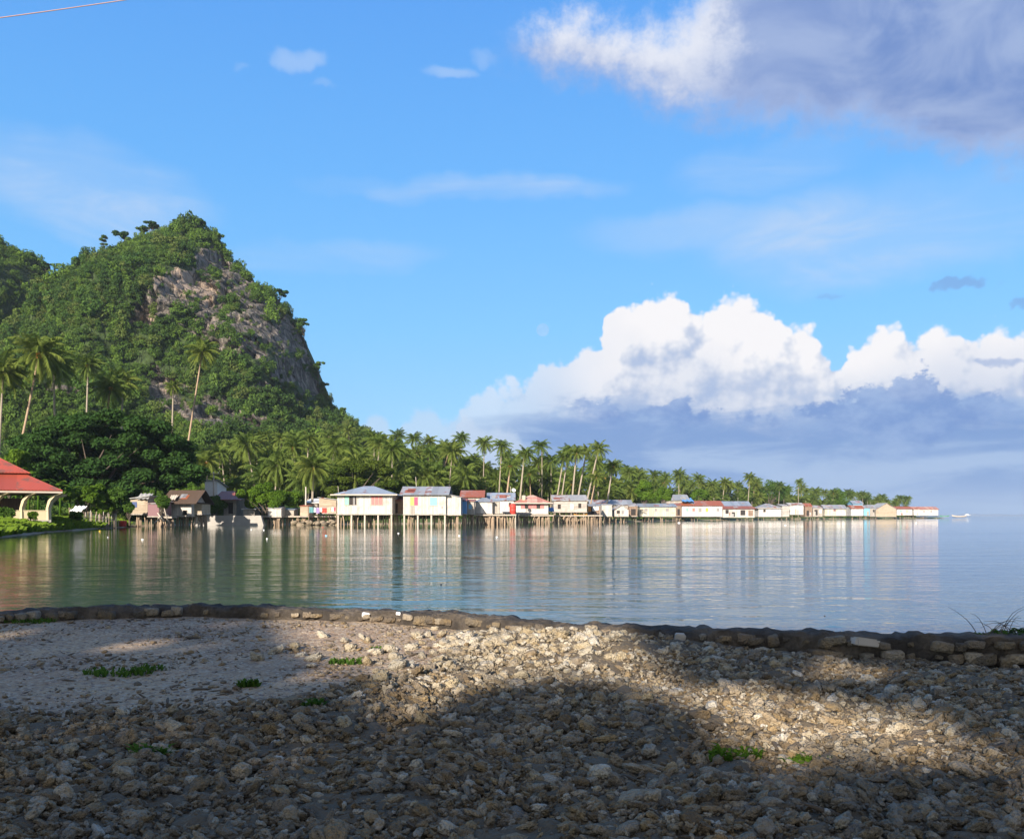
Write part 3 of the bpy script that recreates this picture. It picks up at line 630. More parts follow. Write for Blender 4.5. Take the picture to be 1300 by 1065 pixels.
# --- stand-alone palms the photograph shows
HP = [ # crown px,py, base px, Y, size(m scale), label, nuts, warm, big
 (50, 446, 2, 124, 1.22, 'large palm at far left leaning right over the dark tree, orange nuts in crown', 1, 1, 1, 0.9),
 (68, 462, 66, 130, 1.12, 'upright coconut palm with drooping yellowish fronds just right of the leaning one at far left', 0, 0, 1, None),
 (4, 470, -8, 122, 1.08, 'coconut palm cut by the left edge of the photo', 0, 0, 1, None),
 (112, 462, 104, 155, .9, 'slim coconut palm between the two big palm clumps on the left', 1, 0, 1, None),
 (140, 490, 122, 136, .95, 'coconut palm with yellow-green drooping fronds, left one of the pair above the dark tree', 1, 1, 1, None),
 (155, 484, 150, 141, .88, 'coconut palm, right one of the pair above the dark tree', 0, 0, 1, None),
 (257, 446, 228, 165, 1.0, 'tall coconut palm with slanted bare trunk standing out against the cliff', 0, 1, 1, 1.15),
 (220, 490, 214, 160, .52, 'thin short-crowned palm left of the tall slanted palm below the cliff', 0, 0, 1, None),
 (206, 545, 206, 150, .62, 'low bushy palm under the cliff just above the dark tree', 0, 0, 1, None),
 (398, 592, 394, 124, .92, 'broad coconut palm with orange nuts hanging over the huts by the clothesline', 1, 0, 1, None),
 (262, 585, 262, 135, .72, 'coconut palm with orange fruit right of the dark spreading tree', 1, 0, 1, None),
 (316, 556, 316, 185, .80, 'coconut palm with pale straight trunk, first of the three above the round bush', 0, 0, 0, None),
 (336, 552, 335, 188, .72, 'coconut palm with pale straight trunk, middle of the three above the round bush', 1, 0, 0, None),
 (357, 556, 354, 186, .72, 'coconut palm with orange nuts, right one of the three above the round bush', 1, 0, 0, None),
 (292, 566, 291, 180, .70, 'coconut palm with bare pale trunk left of the three above the round bush', 0, 0, 0, None),
 (526, 556, 523, 200, .82, 'tall coconut palm on the skyline above the gap between the two large stilt houses', 0, 0, 0, None),
 (505, 553, 505, 215, .90, 'coconut palm on the skyline left of the tallest one above the first stilt house', 0, 0, 0, None),
 (545, 560, 540, 205, .82, 'coconut palm right of the tallest one above the second stilt house', 0, 0, 0, None),
 (546, 574, 522, 170, .66, 'coconut palm with trunk slanting right behind the grey roof of the second stilt house', 0, 0, 0, 1.1),
 (565, 566, 560, 195, .78, 'coconut palm above the ridge of the second stilt house', 0, 0, 0, None),
 (586, 556, 580, 200, .80, 'coconut palm on the skyline above the rusty roofed house', 0, 0, 0, None),
 (615, 562, 612, 185, .85, 'coconut palm with pale trunk rising behind the small white shed', 0, 0, 0, None),
 (637, 566, 632, 182, .85, 'coconut palm with wide crown behind the blue-grey gabled house', 0, 0, 0, None),
 (648, 590, 640, 165, .75, 'yellow-green coconut palm leaning behind the blue-grey gable', 1, 1, 0, None),
 (668, 576, 658, 178, .85, 'coconut palm with slanting pale trunk above the red tank', 0, 0, 0, None),
 (686, 566, 688, 190, .85, 'lone tall coconut palm standing clear on the skyline above the striped red roof', 0, 0, 0, None),
 (716, 580, 703, 175, .80, 'leftmost of the slender leaning palms above the two-storey grey house', 0, 0, 0, None),
 (722, 573, 710, 180, .80, 'second of the slender leaning palms above the two-storey grey house', 0, 0, 0, None),
 (732, 574, 724, 172, .78, 'third of the slender leaning palms above the two-storey grey house', 1, 0, 0, None),
 (745, 572, 730, 178, .75, 'fourth of the slender leaning palms above the two-storey grey house', 0, 0, 0, None),
 (760, 569, 738, 170, .82, 'palm with the longest slanted trunk, rising from the two-storey grey house roof', 0, 0, 0, 1.05),
 (778, 590, 768, 178, .70, 'coconut palm with thin slanted trunk behind the long grey roof', 1, 0, 0, 1.1),
 (757, 605, 745, 168, .65, 'low leaning palm with yellowed fronds right of the two-storey grey house', 1, 1, 0, None),
 (952, 606, 949, 292, .95, 'tallest palm over the far village, above the blue-grey roof', 0, 0, 0, None),
 (920, 612, 916, 300, .95, 'second palm left of the tallest one over the far village', 0, 0, 0, None),
 (904, 616, 903, 286, .75, 'thin dark palm with bare pale trunk over the long white building', 0, 0, 0, None),
 (887, 608, 886, 290, 1.0, 'coconut palm over the middle of the long white building', 0, 0, 0, None),
 (862, 602, 862, 262, .95, 'coconut palm above the blue tarpaulin roof', 0, 0, 0, None),
 (990, 616, 988, 330, .85, 'coconut palm above the white walled house right of the blue-grey roof', 0, 0, 0, None),
 (1015, 611, 1014, 340, .70, 'small crowned palm poking above the far grove', 0, 0, 0, None),
 (1143, 632, 1140, 470, 1.1, 'left palm of the last pair at the tip of the point', 0, 0, 0, None),
 (1151, 633, 1147, 468, 1.05, 'right palm of the last pair at the tip of the point', 0, 0, 0, None),
 (1121, 634, 1121, 455, 1.1, 'palm just left of the last pair near the tip of the point', 0, 0, 0, None),
 (1097, 636, 1096, 440, 1.1, 'dark palm second from the last pair near the tip of the point', 0, 0, 0, None),
]
for i, (cx, cy, bx, Y, s, lab, nu, wm, bg, stn_) in enumerate(HP):
    cp = at(cx, cy, Y); Xb = X_(bx, Y); Yb = Y + 0.5; bp = Vector((Xb, Yb, ground(Xb, Yb) - 0.2))
    palm(cp, bp, s * (1.0 if bg else 1.0), lab, big=bool(bg), nuts=bool(nu), warm=bool(wm), seed=i, straight=stn_)
# --- the grove
ENV = [(235, 600), (300, 560), (380, 556), (440, 540), (480, 560), (520, 563), (600, 566), (650, 574), (700, 580), (760, 582), (790, 600), (830, 608), (900, 618), (960, 614), (1000, 622), (1060, 626), (1110, 635), (1150, 638)]
ENV = np.array(ENV)
def grove():
    rg = random.Random(21); n = 0; placed = []
    bands = [(235, 470, 72), (470, 640, 62), (640, 800, 42), (800, 1155, 80)]
    grp = {0: ('coconut palms on the slope below the hill', 'coconut palm in the crowded grove on the slope below the hill'),
           1: ('coconut palms behind the large stilt houses', 'coconut palm in the crowded grove behind the large stilt houses'),
           2: ('coconut palms behind the middle of the village', 'coconut palm in the crowded grove behind the red-roofed middle of the village'),
           3: ('coconut palms behind the far village', 'coconut palm in the distant grove behind the far row of houses')}
    for bi, (p0, p1, cnt) in enumerate(bands):
        k = 0; tries = 0
        while k < cnt and tries < cnt * 60:
            tries += 1
            px = rg.uniform(p0, p1)
            if bi == 0: Y = rg.uniform(150, 300)
            elif bi == 1: Y = rg.uniform(150, 300)
            elif bi == 2: Y = rg.uniform(185, 270)
            else: Y = np.interp(px, [800, 860, 960, 1060, 1150], [205, 262, 318, 385, 455]) + rg.uniform(4, 42)
            X = X_(px, Y); d = float(sdist(X, Y))
            if d < 9: continue
            g = ground(X, Y)
            if min([math.hypot(X - a, Y - b) for a, b in placed] or [9]) < 4.2: continue
            h = rg.uniform(6.5, 15.5) if px < 800 else rg.uniform(9, 16); top = np.interp(px, ENV[:, 0], ENV[:, 1]) + rg.uniform(-1, 9) - (5 if px > 790 else 0)
            zmax = Z_(top, Y)
            if g + 5.5 > zmax: continue
            z = min(g + h, zmax)
            a = rg.uniform(0, 6.28); ln = (z - g) * abs(rg.gauss(0, .13))
            placed.append((X, Y))
            palm((X + math.cos(a) * ln, Y + math.sin(a) * ln, z), (X, Y, g - 0.2), rg.uniform(.78, 1.08), grp[bi][1], grp[bi][0], nuts=rg.random() < .15, warm=rg.random() < .2, seed=1000 + n)
            n += 1; k += 1
    return n
NG = grove(); print('grove palms', NG)

# --- scatter helper (geometry nodes, only for stuff)
def scatter(name, P, rot, scale, idx, variants, kind='stuff', label=None, cat=None):
    col = bpy.data.collections.new(name + '_pieces')
    for i, (vn_, me) in enumerate(variants):
        o = bpy.data.objects.new('%s_%02d' % (vn_, i), me); col.objects.link(o)
    me = bpy.data.meshes.new(name); P = np.asarray(P, np.float32); me.vertices.add(len(P)); me.vertices.foreach_set('co', P.ravel())
    a = me.attributes.new('s_rot', 'FLOAT_VECTOR', 'POINT'); a.data.foreach_set('vector', np.asarray(rot, np.float32).ravel())
    a = me.attributes.new('s_scl', 'FLOAT_VECTOR', 'POINT'); a.data.foreach_set('vector', np.asarray(scale, np.float32).ravel())
    a = me.attributes.new('s_idx', 'INT', 'POINT'); a.data.foreach_set('value', np.asarray(idx, np.int32))
    o = link(name, me); ng = bpy.data.node_groups.new(name + '_scatter', 'GeometryNodeTree')
    ng.interface.new_socket('Geometry', in_out='INPUT', socket_type='NodeSocketGeometry'); ng.interface.new_socket('Geometry', in_out='OUTPUT', socket_type='NodeSocketGeometry')
    N = ng.nodes; gi = N.new('NodeGroupInput'); go = N.new('NodeGroupOutput'); ip = N.new('GeometryNodeInstanceOnPoints'); ci = N.new('GeometryNodeCollectionInfo')
    ci.inputs['Collection'].default_value = col; ci.inputs['Separate Children'].default_value = True; ci.inputs['Reset Children'].default_value = True
    ip.inputs['Pick Instance'].default_value = True
    def attr(nm, ty):
        q = N.new('GeometryNodeInputNamedAttribute'); q.data_type = ty; q.inputs['Name'].default_value = nm; return q.outputs['Attribute']
    ng.links.new(gi.outputs[0], ip.inputs['Points']); ng.links.new(ci.outputs[0], ip.inputs['Instance'])
    ng.links.new(attr('s_rot', 'FLOAT_VECTOR'), ip.inputs['Rotation']); ng.links.new(attr('s_scl', 'FLOAT_VECTOR'), ip.inputs['Scale']); ng.links.new(attr('s_idx', 'INT'), ip.inputs['Instance Index'])
    ng.links.new(ip.outputs[0], go.inputs[0])
    md = o.modifiers.new('scatter', 'NODES'); md.node_group = ng
    tag(o, label, cat, None, kind); return o

def crown_variant(seed, kind='round', n=420, size=0.42):
    rg = np.random.default_rng(seed); cs = []; rs = []
    if kind == 'round':
        for k in range(9):
            a = rg.uniform(0, 6.28); q = rg.uniform(0, .62); cs.append((math.cos(a) * q, math.sin(a) * q, rg.uniform(.1, .95))); rs.append(rg.uniform(.26, .48))
    elif kind == 'flat':
        for k in range(10):
            a = rg.uniform(0, 6.28); q = rg.uniform(.1, .85); cs.append((math.cos(a) * q, math.sin(a) * q, 0.75 + rg.uniform(-.22, .22))); rs.append(rg.uniform(.22, .38))
    else:
        for k in range(8):
            cs.append((rg.uniform(-.4, .4), rg.uniform(-.4, .4), k / 8 * 1.5)); rs.append(rg.uniform(.25, .42))
    V, Fc, r = leaves(cs, rs, n, size * 0.23, flat=0.75, seed=seed); return mesh_np('tree_piece', V, Fc, False, {'rnd': r})
VAR = []
for s in range(9):
    me = crown_variant(300 + s, ('round', 'round', 'flat', 'tall')[s % 4], 520); me.materials.append(M['hill_leaf']); VAR.append(('tree_piece', me))

def hill_forest():
    rg = np.random.default_rng(5); P = []; S = []; Rr = []; I = []
    N = 21000
    u = rg.uniform(CX[0] + 5, CX[-1] - 5, N); v = np.concatenate([rg.uniform(0.0, 1.0, N - 2500), rg.uniform(0.96, 1.05, 2500)])
    X, Y, Z = hill_surface(u, v); px = 650 + X / Y * F; py = HZ - (Z - HC) / Y * F; rk = rockmask(px, py)
    ln = land(X, Y)
    for i in range(N):
        if Z[i] < ln[i] + 0.2 or (px[i] > 470 and rg.random() < .75): continue
        k = rk[i]
        if k > 0.06 and rg.random() > 0.30: continue
        if k > 0.5 and rg.random() > 0.6: continue
        s = rg.uniform(0.9, 2.7) * (1.55 if rg.random() < .12 else 1) * (0.42 if k > 0.06 else 1.0) * (1.25 if rg.random() < .2 else 1)
        if px[i] < -60: s *= 1.4
        zz = Z[i] - 0.35 * s
        # keep the skyline at the height of the photograph
        P.append((X[i], Y[i] - 0.2 * s, zz)); S.append((s, s, s * rg.uniform(.75, 1.25))); Rr.append((rg.uniform(-.25, .1), 0, rg.uniform(0, 6.28))); I.append(rg.integers(0, len(VAR)))
    scatter('hill_forest', P, Rr, S, I, VAR, label='dense green forest and scrub covering the steep hill around its bare cliffs', cat='forest')
    print('hill trees', len(P))
hill_forest()
def undergrowth():
    rg = np.random.default_rng(6); P = []; S = []; Rr = []; I = []; me2 = []
    for k in range(13000):
        px = rg.uniform(-60, 1160)
        if px < 800: Y = rg.uniform(84, 235)
        else: Y = np.interp(px, [800, 860, 960, 1060, 1150], [195, 250, 308, 375, 448]) + rg.uniform(0, 60)
        X = X_(px, Y); d = float(sdist(X, Y)); g = float(land(X, Y))
        if d < 5 or (px < 60 and Y < 92) or (px < 250 and Y < 84): continue
        s = rg.uniform(1.0, 2.6) * (0.6 if d < 18 else 1)
        if px > 800: s *= 1.35
        P.append((X, Y, g - .2)); S.append((s, s, s * rg.uniform(.7, 1.3))); Rr.append((0, 0, rg.uniform(0, 6.28))); I.append(rg.integers(0, len(VAR)))
    scatter('undergrowth', P, Rr, S, I, VAR, label='tangled green undergrowth between the palm trunks behind the village', cat='undergrowth')
undergrowth()

def low_palms():
    """the uncounted mass of further palms filling the grove between the ones that stand out"""
    var = []
    for s_ in range(6):
        a = CROWNS[s_]; n = len(a.vertices); co = np.empty(n * 3, np.float32); a.vertices.foreach_get('co', co); co = co.reshape(-1, 3); co[:, 2] += 6.0
        fc = np.empty(len(a.polygons) * 4, np.int32); a.polygons.foreach_get('vertices', fc); rn = np.empty(n, np.float32); a.attributes['rnd'].data.foreach_get('value', rn)
        k = 8; tv = []; tf = []
        for j, (z, r) in enumerate([(-1, .16), (3, .12), (6.1, .09)]):
            for q in range(k): tv.append((math.cos(2 * PI * q / k) * r, math.sin(2 * PI * q / k) * r, z))
        for j in range(2):
            for q in range(k): tf.append((n + j * k + q, n + j * k + (q + 1) % k, n + (j + 1) * k + (q + 1) % k, n + (j + 1) * k + q))
        me = mesh_np('palm_piece', np.concatenate([co, np.array(tv)]), np.concatenate([fc.reshape(-1, 4), np.array(tf)]), False, {'rnd': np.concatenate([rn, np.zeros(len(tv))])})
        me.materials.append(M['frond' if s_ % 3 else 'frond_yellow']); me.materials.append(M['palm_bark']); mi = np.zeros(len(me.polygons), np.int32); mi[len(fc) // 4:] = 1; me.polygons.foreach_set('material_index', mi); var.append(('palm_piece', me))
    rg = np.random.default_rng(77); P = []; S = []; Q = []; I = []; tries = 0
    while len(P) < 620 and tries < 20000:
        tries += 1; px = rg.uniform(228, 1158)
        if px < 640: Y = rg.uniform(140, 310)
        elif px < 800: Y = rg.uniform(180, 285)
        else: Y = np.interp(px, [800, 860, 960, 1060, 1150], [203, 258, 314, 381, 452]) + rg.uniform(0, 50)
        if px > 640 and rg.random() < .35: continue
        X = X_(px, Y)
        if float(sdist(X, Y)) < 8: continue
        g = ground(X, Y); s_ = rg.uniform(.55, 1.5); top = np.interp(px, ENV[:, 0], ENV[:, 1]) + 6 + 16 * rg.random(); zm = (Z_(top, Y) - g) / 6.0
        s_ = min(s_, zm)
        if s_ < .45: continue
        w = min(1.05, max(.7, s_)); P.append((X, Y, g)); S.append((w, w, s_)); Q.append((rg.uniform(-.08, .08), rg.uniform(-.08, .08), rg.uniform(0, 6.28))); I.append(rg.integers(0, 6))
    scatter('palm_grove', P, Q, S, I, var, label='mass of lower coconut palms filling the grove behind the village', cat='grove'); print('low palms', len(P))
low_palms()

# --- individual broad-leaved trees
def broadleaf(name, label, cat, base, clumps, n, size, matl, limbs=True, trunk_r=0.3, flat=0.6, group=None, seed=1, up=0.35, shell=0.45, part='crown'):
    """clumps in coordinates relative to the base: (x, y, z, r)"""
    root = thing(name, label, cat, base, 0, group)
    cs = [c[:3] for c in clumps]; rs = [c[3] for c in clumps]
    me = leaf_mesh(part, cs, rs, n, size, flat=flat, seed=seed, up=up, shell=shell); link(part, me, M[matl], root)
    mb = MB(); rg = random.Random(seed); zt = min(c[2] for c in clumps)
    fork = Vector((0, 0, max(0.3, zt * 0.45)))
    mb.tube([(0, 0, -0.5), (0.03, 0, fork.z * .5), fork], [trunk_r * 1.25, trunk_r, trunk_r * .85], 8)
    link_l = clumps if len(clumps) < 16 else rg.sample(clumps, 16)
    for c in link_l:
        e = fork.lerp(Vector(c[:3]), .82); mid = fork.lerp(e, .5) + Vector((rg.uniform(-.3, .3), rg.uniform(-.3, .3), 0.12 * (e - fork).length))
        mb.tube([fork, mid, e], [trunk_r * .45, trunk_r * .25, trunk_r * .06], 5, cap=False)
    mb.build('trunk', M['bark'], root, True); return root
def rel(px, py, Y, r_px, base): p = at(px, py, Y) - Vector(base); return (p.x, p.y, p.z, r_px / F * Y)

# big dark spreading tree on the left
Yb = 109; bX = X_(112, Yb); base = Vector((bX, Yb, ground(bX, Yb)))
rg = random.Random(3); cl = []
outline = [(30, 578), (45, 560), (60, 548), (85, 538), (110, 532), (140, 530), (170, 534), (195, 545), (215, 560), (232, 578), (240, 595), (236, 612), (70, 575), (100, 562), (130, 558), (160, 560), (190, 570), (212, 590), (150, 585), (120, 590), (90, 592), (180, 600), (205, 612), (60, 596), (225, 602), (35, 592), (110, 612), (140, 612), (165, 618), (80, 615), (30, 606), (190, 622)]
for (px, py) in outline:
    for q in range(5):
        cl.append(rel(px + rg.uniform(-9, 9), py + rg.uniform(-4, 8), Yb + rg.uniform(-4, 9), rg.uniform(12, 20), base))
for gx_ in range(14):
    for gy_ in range(5): cl.append(rel(28 + gx_ * 15.5 + rg.uniform(-5, 5), 552 + gy_ * 15 + rg.uniform(-4, 4) + 0.0012 * (gx_ * 15.5 - 100) ** 2, Yb + rg.uniform(4, 9), rg.uniform(15, 21), base))
broadleaf('spreading_tree', 'huge dark green spreading tree left of the village, behind the leaning shacks', 'tree', base, cl, 165000, 0.25, 'rain_leaf', trunk_r=0.5, flat=0.5, seed=4, up=0.9, shell=0.3)
# dark olive tree behind the first large stilt house
Yb = 140; bX = X_(455, Yb); base = Vector((bX, Yb, ground(bX, Yb))); cl = []
for (px, py) in [(418, 610), (430, 600), (445, 593), (460, 590), (475, 592), (490, 600), (500, 610), (440, 612), (460, 608), (480, 612), (420, 625), (450, 625), (500, 622)]:
    for q in range(2): cl.append(rel(px + rg.uniform(-5, 5), py + rg.uniform(-3, 5), Yb + rg.uniform(-4, 4), rg.uniform(8, 12), base))
broadleaf('spreading_tree', 'dark olive spreading tree directly behind the hip-roofed stilt house', 'tree', base, cl, 36000, 0.24, 'olive_leaf', trunk_r=0.4, flat=0.5, seed=9, up=0.9)
# rounded bright trees and bushes: px, py centre, half width, half height, Y, label, material
BUSH = [
 (341, 629, 40, 17, 119, 'broad rounded bright green tree above the sea wall, left of the clothesline', 'tree', 'bright_leaf', 26000),
 (272, 640, 14, 11, 118, 'small green bush growing beside the dark roofed hut', 'bush', 'mid_leaf', 4500),
 (108, 628, 30, 14, 88, 'leafy green thicket under the big dark tree by the stick fence', 'bush', 'bright_leaf', 9000),
 (145, 632, 22, 13, 90, 'rounded green bush left of the leaning shack', 'bush', 'mid_leaf', 7000),
 (206, 637, 10, 9, 98, 'small leafy tree growing between the two leaning shacks', 'bush', 'mid_leaf', 3500),
 (243, 628, 12, 16, 106, 'dark green bush right of the thatched hut', 'bush', 'mid_leaf', 4500),
 (164, 644, 7, 7, 97.5, 'green bush half hiding the left side of the leftmost leaning shack', 'bush', 'mid_leaf', 3000),
 (196, 630, 16, 7, 104, 'leafy green branches hanging over the roofs of the leaning shacks', 'bush', 'mid_leaf', 4500),
 (232, 626, 14, 8, 107.5, 'green foliage drooping behind the thatched roof', 'bush', 'bright_leaf', 3500),
 (256, 648, 9, 8, 110, 'small bright bush at the left end of the concrete sea wall', 'bush', 'bright_leaf', 2600),
 (130, 645, 14, 7, 89, 'low green hedge behind the stick fence', 'bush', 'bright_leaf', 4200),
 (300, 618, 16, 7, 150, 'yellow flowering bush behind the dark roofed hut', 'bush', 'bright_leaf', 3000),
 (818, 625, 13, 15, 205, 'bright green rounded tree left of the blue tarpaulin roof', 'tree', 'bright_leaf', 7000),
 (842, 628, 12, 10, 218, 'bright green bush against the grey roof behind the cream building', 'bush', 'bright_leaf', 5000),
 (888, 630, 12, 9, 262, 'bright green tree behind the long rusty roof', 'tree', 'bright_leaf', 4500),
 (975, 624, 26, 15, 335, 'wide mid green leafy tree behind the white walled house', 'tree', 'mid_leaf', 8000),
 (1062, 631, 15, 11, 390, 'yellow-green tree among the palms near the tip of the point', 'tree', 'bright_leaf', 5000),
 (8, 652, 9, 10, 66, 'dark green shrub in front of the red-roofed pavilion', 'bush', 'mid_leaf', 3500),
 (95, 655, 9, 6, 80, 'low round shrub on the grassy bank near the stick fence', 'bush', 'mid_leaf', 2200),
 (42, 654, 6, 4, 68, 'small plant growing by the pavilion wall', 'bush', 'bright_leaf', 1200),
 (12, 590, 24, 22, 100, 'bright green tree at the left edge behind the red roof', 'tree', 'bright_leaf', 8000),
 (378, 632, 10, 12, 122, 'dark leafy bush behind the brown hut', 'bush', 'mid_leaf', 3000),
]
for i, (px, py, hw, hh, Y, lab, cat, ml, n) in enumerate(BUSH):
    s = Y / F; bX = X_(px, Y); gz = ground(bX, Y); base = Vector((bX, Y, gz)); cl = []
    rg = random.Random(50 + i)
    for q in range(22):
        a = rg.uniform(0, 2 * PI); k = math.sqrt(rg.random()) * .78
        dx = math.cos(a) * k * hw * s; dz = math.sin(a) * k * hh * s
        cl.append((dx, rg.uniform(-.6, .6) * hw * s * .8, max(0.25, Z_(py, Y) - gz + dz), rg.uniform(.26, .42) * min(hw, hh * 1.3) * s))
    broadleaf('leafy_tree' if cat == 'tree' else 'leafy_bush', lab, cat, base, cl, n, 0.15 if Y < 160 else 0.26, ml, trunk_r=0.06 + hw * s * .035, flat=0.85, seed=60 + i, up=0.5, part='crown' if cat == 'tree' else 'foliage')
# skyline trees of the hill
SKY = [(131, 306, 7, 16, 'thin lone tree with a tiny flat crown on the left shoulder of the hill'), (158, 298, 13, 12, 'flat-topped dark tree standing on the skyline left of the summit'), (180, 292, 9, 10, 'small dark flat-topped tree on the skyline, between two wider ones'),
       (191, 288, 11, 18, 'tree with pale forked trunk on the skyline left of the summit'), (232, 285, 13, 14, 'rounded tree on the very summit of the hill'), (252, 284, 14, 14, 'broad tree on the summit, right of the highest one'), (275, 300, 10, 10, 'tree on the shoulder just right of the summit'),
       (105, 336, 12, 14, 'dark tree above the saddle on the left end of the hill skyline'), (120, 326, 10, 10, 'dark bushy tree on the left skyline next to the saddle tree'), (58, 340, 13, 14, 'dark tree on the slope of the left hill above the saddle'), (404, 462, 8, 9, 'tree jutting out from the steep right flank of the hill'), (410, 490, 8, 10, 'dark tree clinging low on the right flank of the hill'), (386, 408, 10, 10, 'tree at the upper right edge of the cliff'), (355, 372, 11, 9, 'tree on the right ridge halfway down from the summit'), (434, 522, 7, 9, 'pointed tree on the ridge foot right of the hill')]
for i, (px, py, hw, h, lab) in enumerate(SKY):
    Y = YC - 1; s = Y / F; X = X_(px, Y); gz = float(zcrest(X)) - 1.5; base = Vector((X, Y, gz)); rg = random.Random(80 + i); cl = []
    ztop = max(Z_(py - h * .35, Y) - gz, 2.5)
    for q in range(11):
        a = rg.uniform(0, 2 * PI); k = rg.uniform(.15, .85); cl.append((math.cos(a) * k * hw * s, math.sin(a) * k * hw * s, ztop * rg.uniform(.72, 1.0), rg.uniform(.22, .36) * hw * s))
    broadleaf('hilltop_tree', lab, 'tree', base, cl, 1500, 0.42, 'rain_leaf' if i % 2 else 'hill_leaf', trunk_r=0.2, flat=0.5, seed=90 + i, up=0.6)

# banana plants beside the pavilion
def banana(px, py, Y, h, seed, label):
    rg = random.Random(seed); base = Vector((X_(px, Y), Y, ground(X_(px, Y), Y))); root = thing('banana_plant', label, 'banana plant', base)
    hh = Z_(py, Y) - base.z
    MB().tube([(0, 0, -.2), (0.05, 0, hh * .5), (0.03, 0, hh * .8)], [.13, .10, .06], 8).build('stem', M['bright_leaf'], root, True)
    for k in range(7):
        a = k * 2.4 + rg.uniform(-.3, .3); el = R(rg.uniform(35, 85)); L = rg.uniform(1.3, 1.9); mb = MB(); P0 = []
        p = Vector((0.03, 0, hh * .78)); ang = el; seg = 7; V = []; Fq = []
        side = Vector((-math.sin(a), math.cos(a), 0))
        for i in range(seg + 1):
            w = 0.26 * math.sin(PI * min(.96, .08 + i / seg)) + .02; dn = Vector((0, 0, -w * .35)); V += [p + side * w + dn, p, p - side * w + dn]
            p = p + Vector((math.cos(a) * math.cos(ang), math.sin(a) * math.cos(ang), math.sin(ang))) * (L / seg); ang -= R(16)
        for i in range(seg):
            for j in (0, 1): Fq.append((3 * i + j, 3 * i + j + 1, 3 * i + j + 4, 3 * i + j + 3))
        link('leaf', mesh_np('leaf', [tuple(v) for v in V], Fq, True, {'rnd': [rg.uniform(0, 1)] * len(V)}), M['bright_leaf'], root)
banana(20, 588, 84, 4, 1, 'banana plant showing over the red roof at far left'); banana(36, 592, 84, 4, 2, 'upright banana plant behind the slope of the red roof'); banana(48, 602, 83, 4, 3, 'banana plant at the lower slope of the red roof')
banana(76, 606, 86, 4, 4, 'tall banana plant just right of the red roof corner'); banana(88, 616, 88, 4, 5, 'short banana plant in the thicket right of the pavilion')
#@@BUILD2@@

# ================================================================== the place we stand on: coral rubble beach and low sea wall
wall_px = [(-330, 783, 8.05), (-150, 779, 8.2), (0, 777, 8.3), (120, 771, 8.6), (250, 768, 8.8), (330, 770, 8.75), (450, 775, 8.4), (560, 778, 8.15), (650, 786, 7.6), (730, 793, 7.15), (850, 798, 6.85), (1000, 801, 6.7), (1130, 805, 6.5), (1300, 808, 6.35), (1480, 812, 6.2), (1800, 822, 5.9)]
WX = np.array([X_(p, Y) for p, _, Y in wall_px]); WY = np.array([Y for _, _, Y in wall_px]); WZ = np.array([Z_(py, Y) for _, py, Y in wall_px])
WX = np.concatenate([[-60, -25], WX, [20, 60]]); WY = np.concatenate([[9.0, 8.4], WY, [5.2, 3.5]]); WZ = np.concatenate([[.32, .32], WZ, [.34, .34]])
def wall_y(X): return np.interp(X, WX, WY)
def wall_z(X): return np.interp(X, WX, WZ)
# where loose rubble gives way to gravelly sand (seen from above)
RB = [(at(px, py, 1.05 * F / (py - HZ)).x, 1.05 * F / (py - HZ)) for px, py in [(-300, 915), (-100, 908), (60, 900), (200, 894), (330, 888), (440, 880), (500, 866), (545, 846), (580, 822), (620, 803), (665, 791)]]
RBX = np.array([p[0] for p in RB]); RBY = np.array([p[1] for p in RB])
def rubble(X, Y):
    """1 on rubble, 0 on gravel"""
    b = np.interp(X, RBX, RBY, left=RBY[0]) + np.where(X > RBX[-1], 5.0, 0)
    return sstep(b - Y + 0.35 * fbm(X * 1.3, Y * 1.3, 0, 3, 71), -0.25, 0.45)
def beach_z(X, Y):
    r = rubble(X, Y); wz = wall_z(X)
    z = 0.195 + 0.012 * fbm(X * .8, Y * .8, 0, 3, 61) + r * (0.035 * fbm(X * 1.1, Y * 1.1, 0, 4, 63) + 0.02)
    mound = np.exp(-((X - 0.5) / 1.0) ** 2 - ((Y - 6.9) / 0.9) ** 2) * 0.11        # the heap of pale coral by the wall
    drop = 0.055 * sstep(X, 0.9, 2.2) * sstep(wall_y(X) - Y, 1.3, 0.35)
    lift = 0.05 * sstep(-X, 0.2, 1.4) * sstep(wall_y(X) - Y, 1.5, 0.4)
    return z + mound - drop + lift
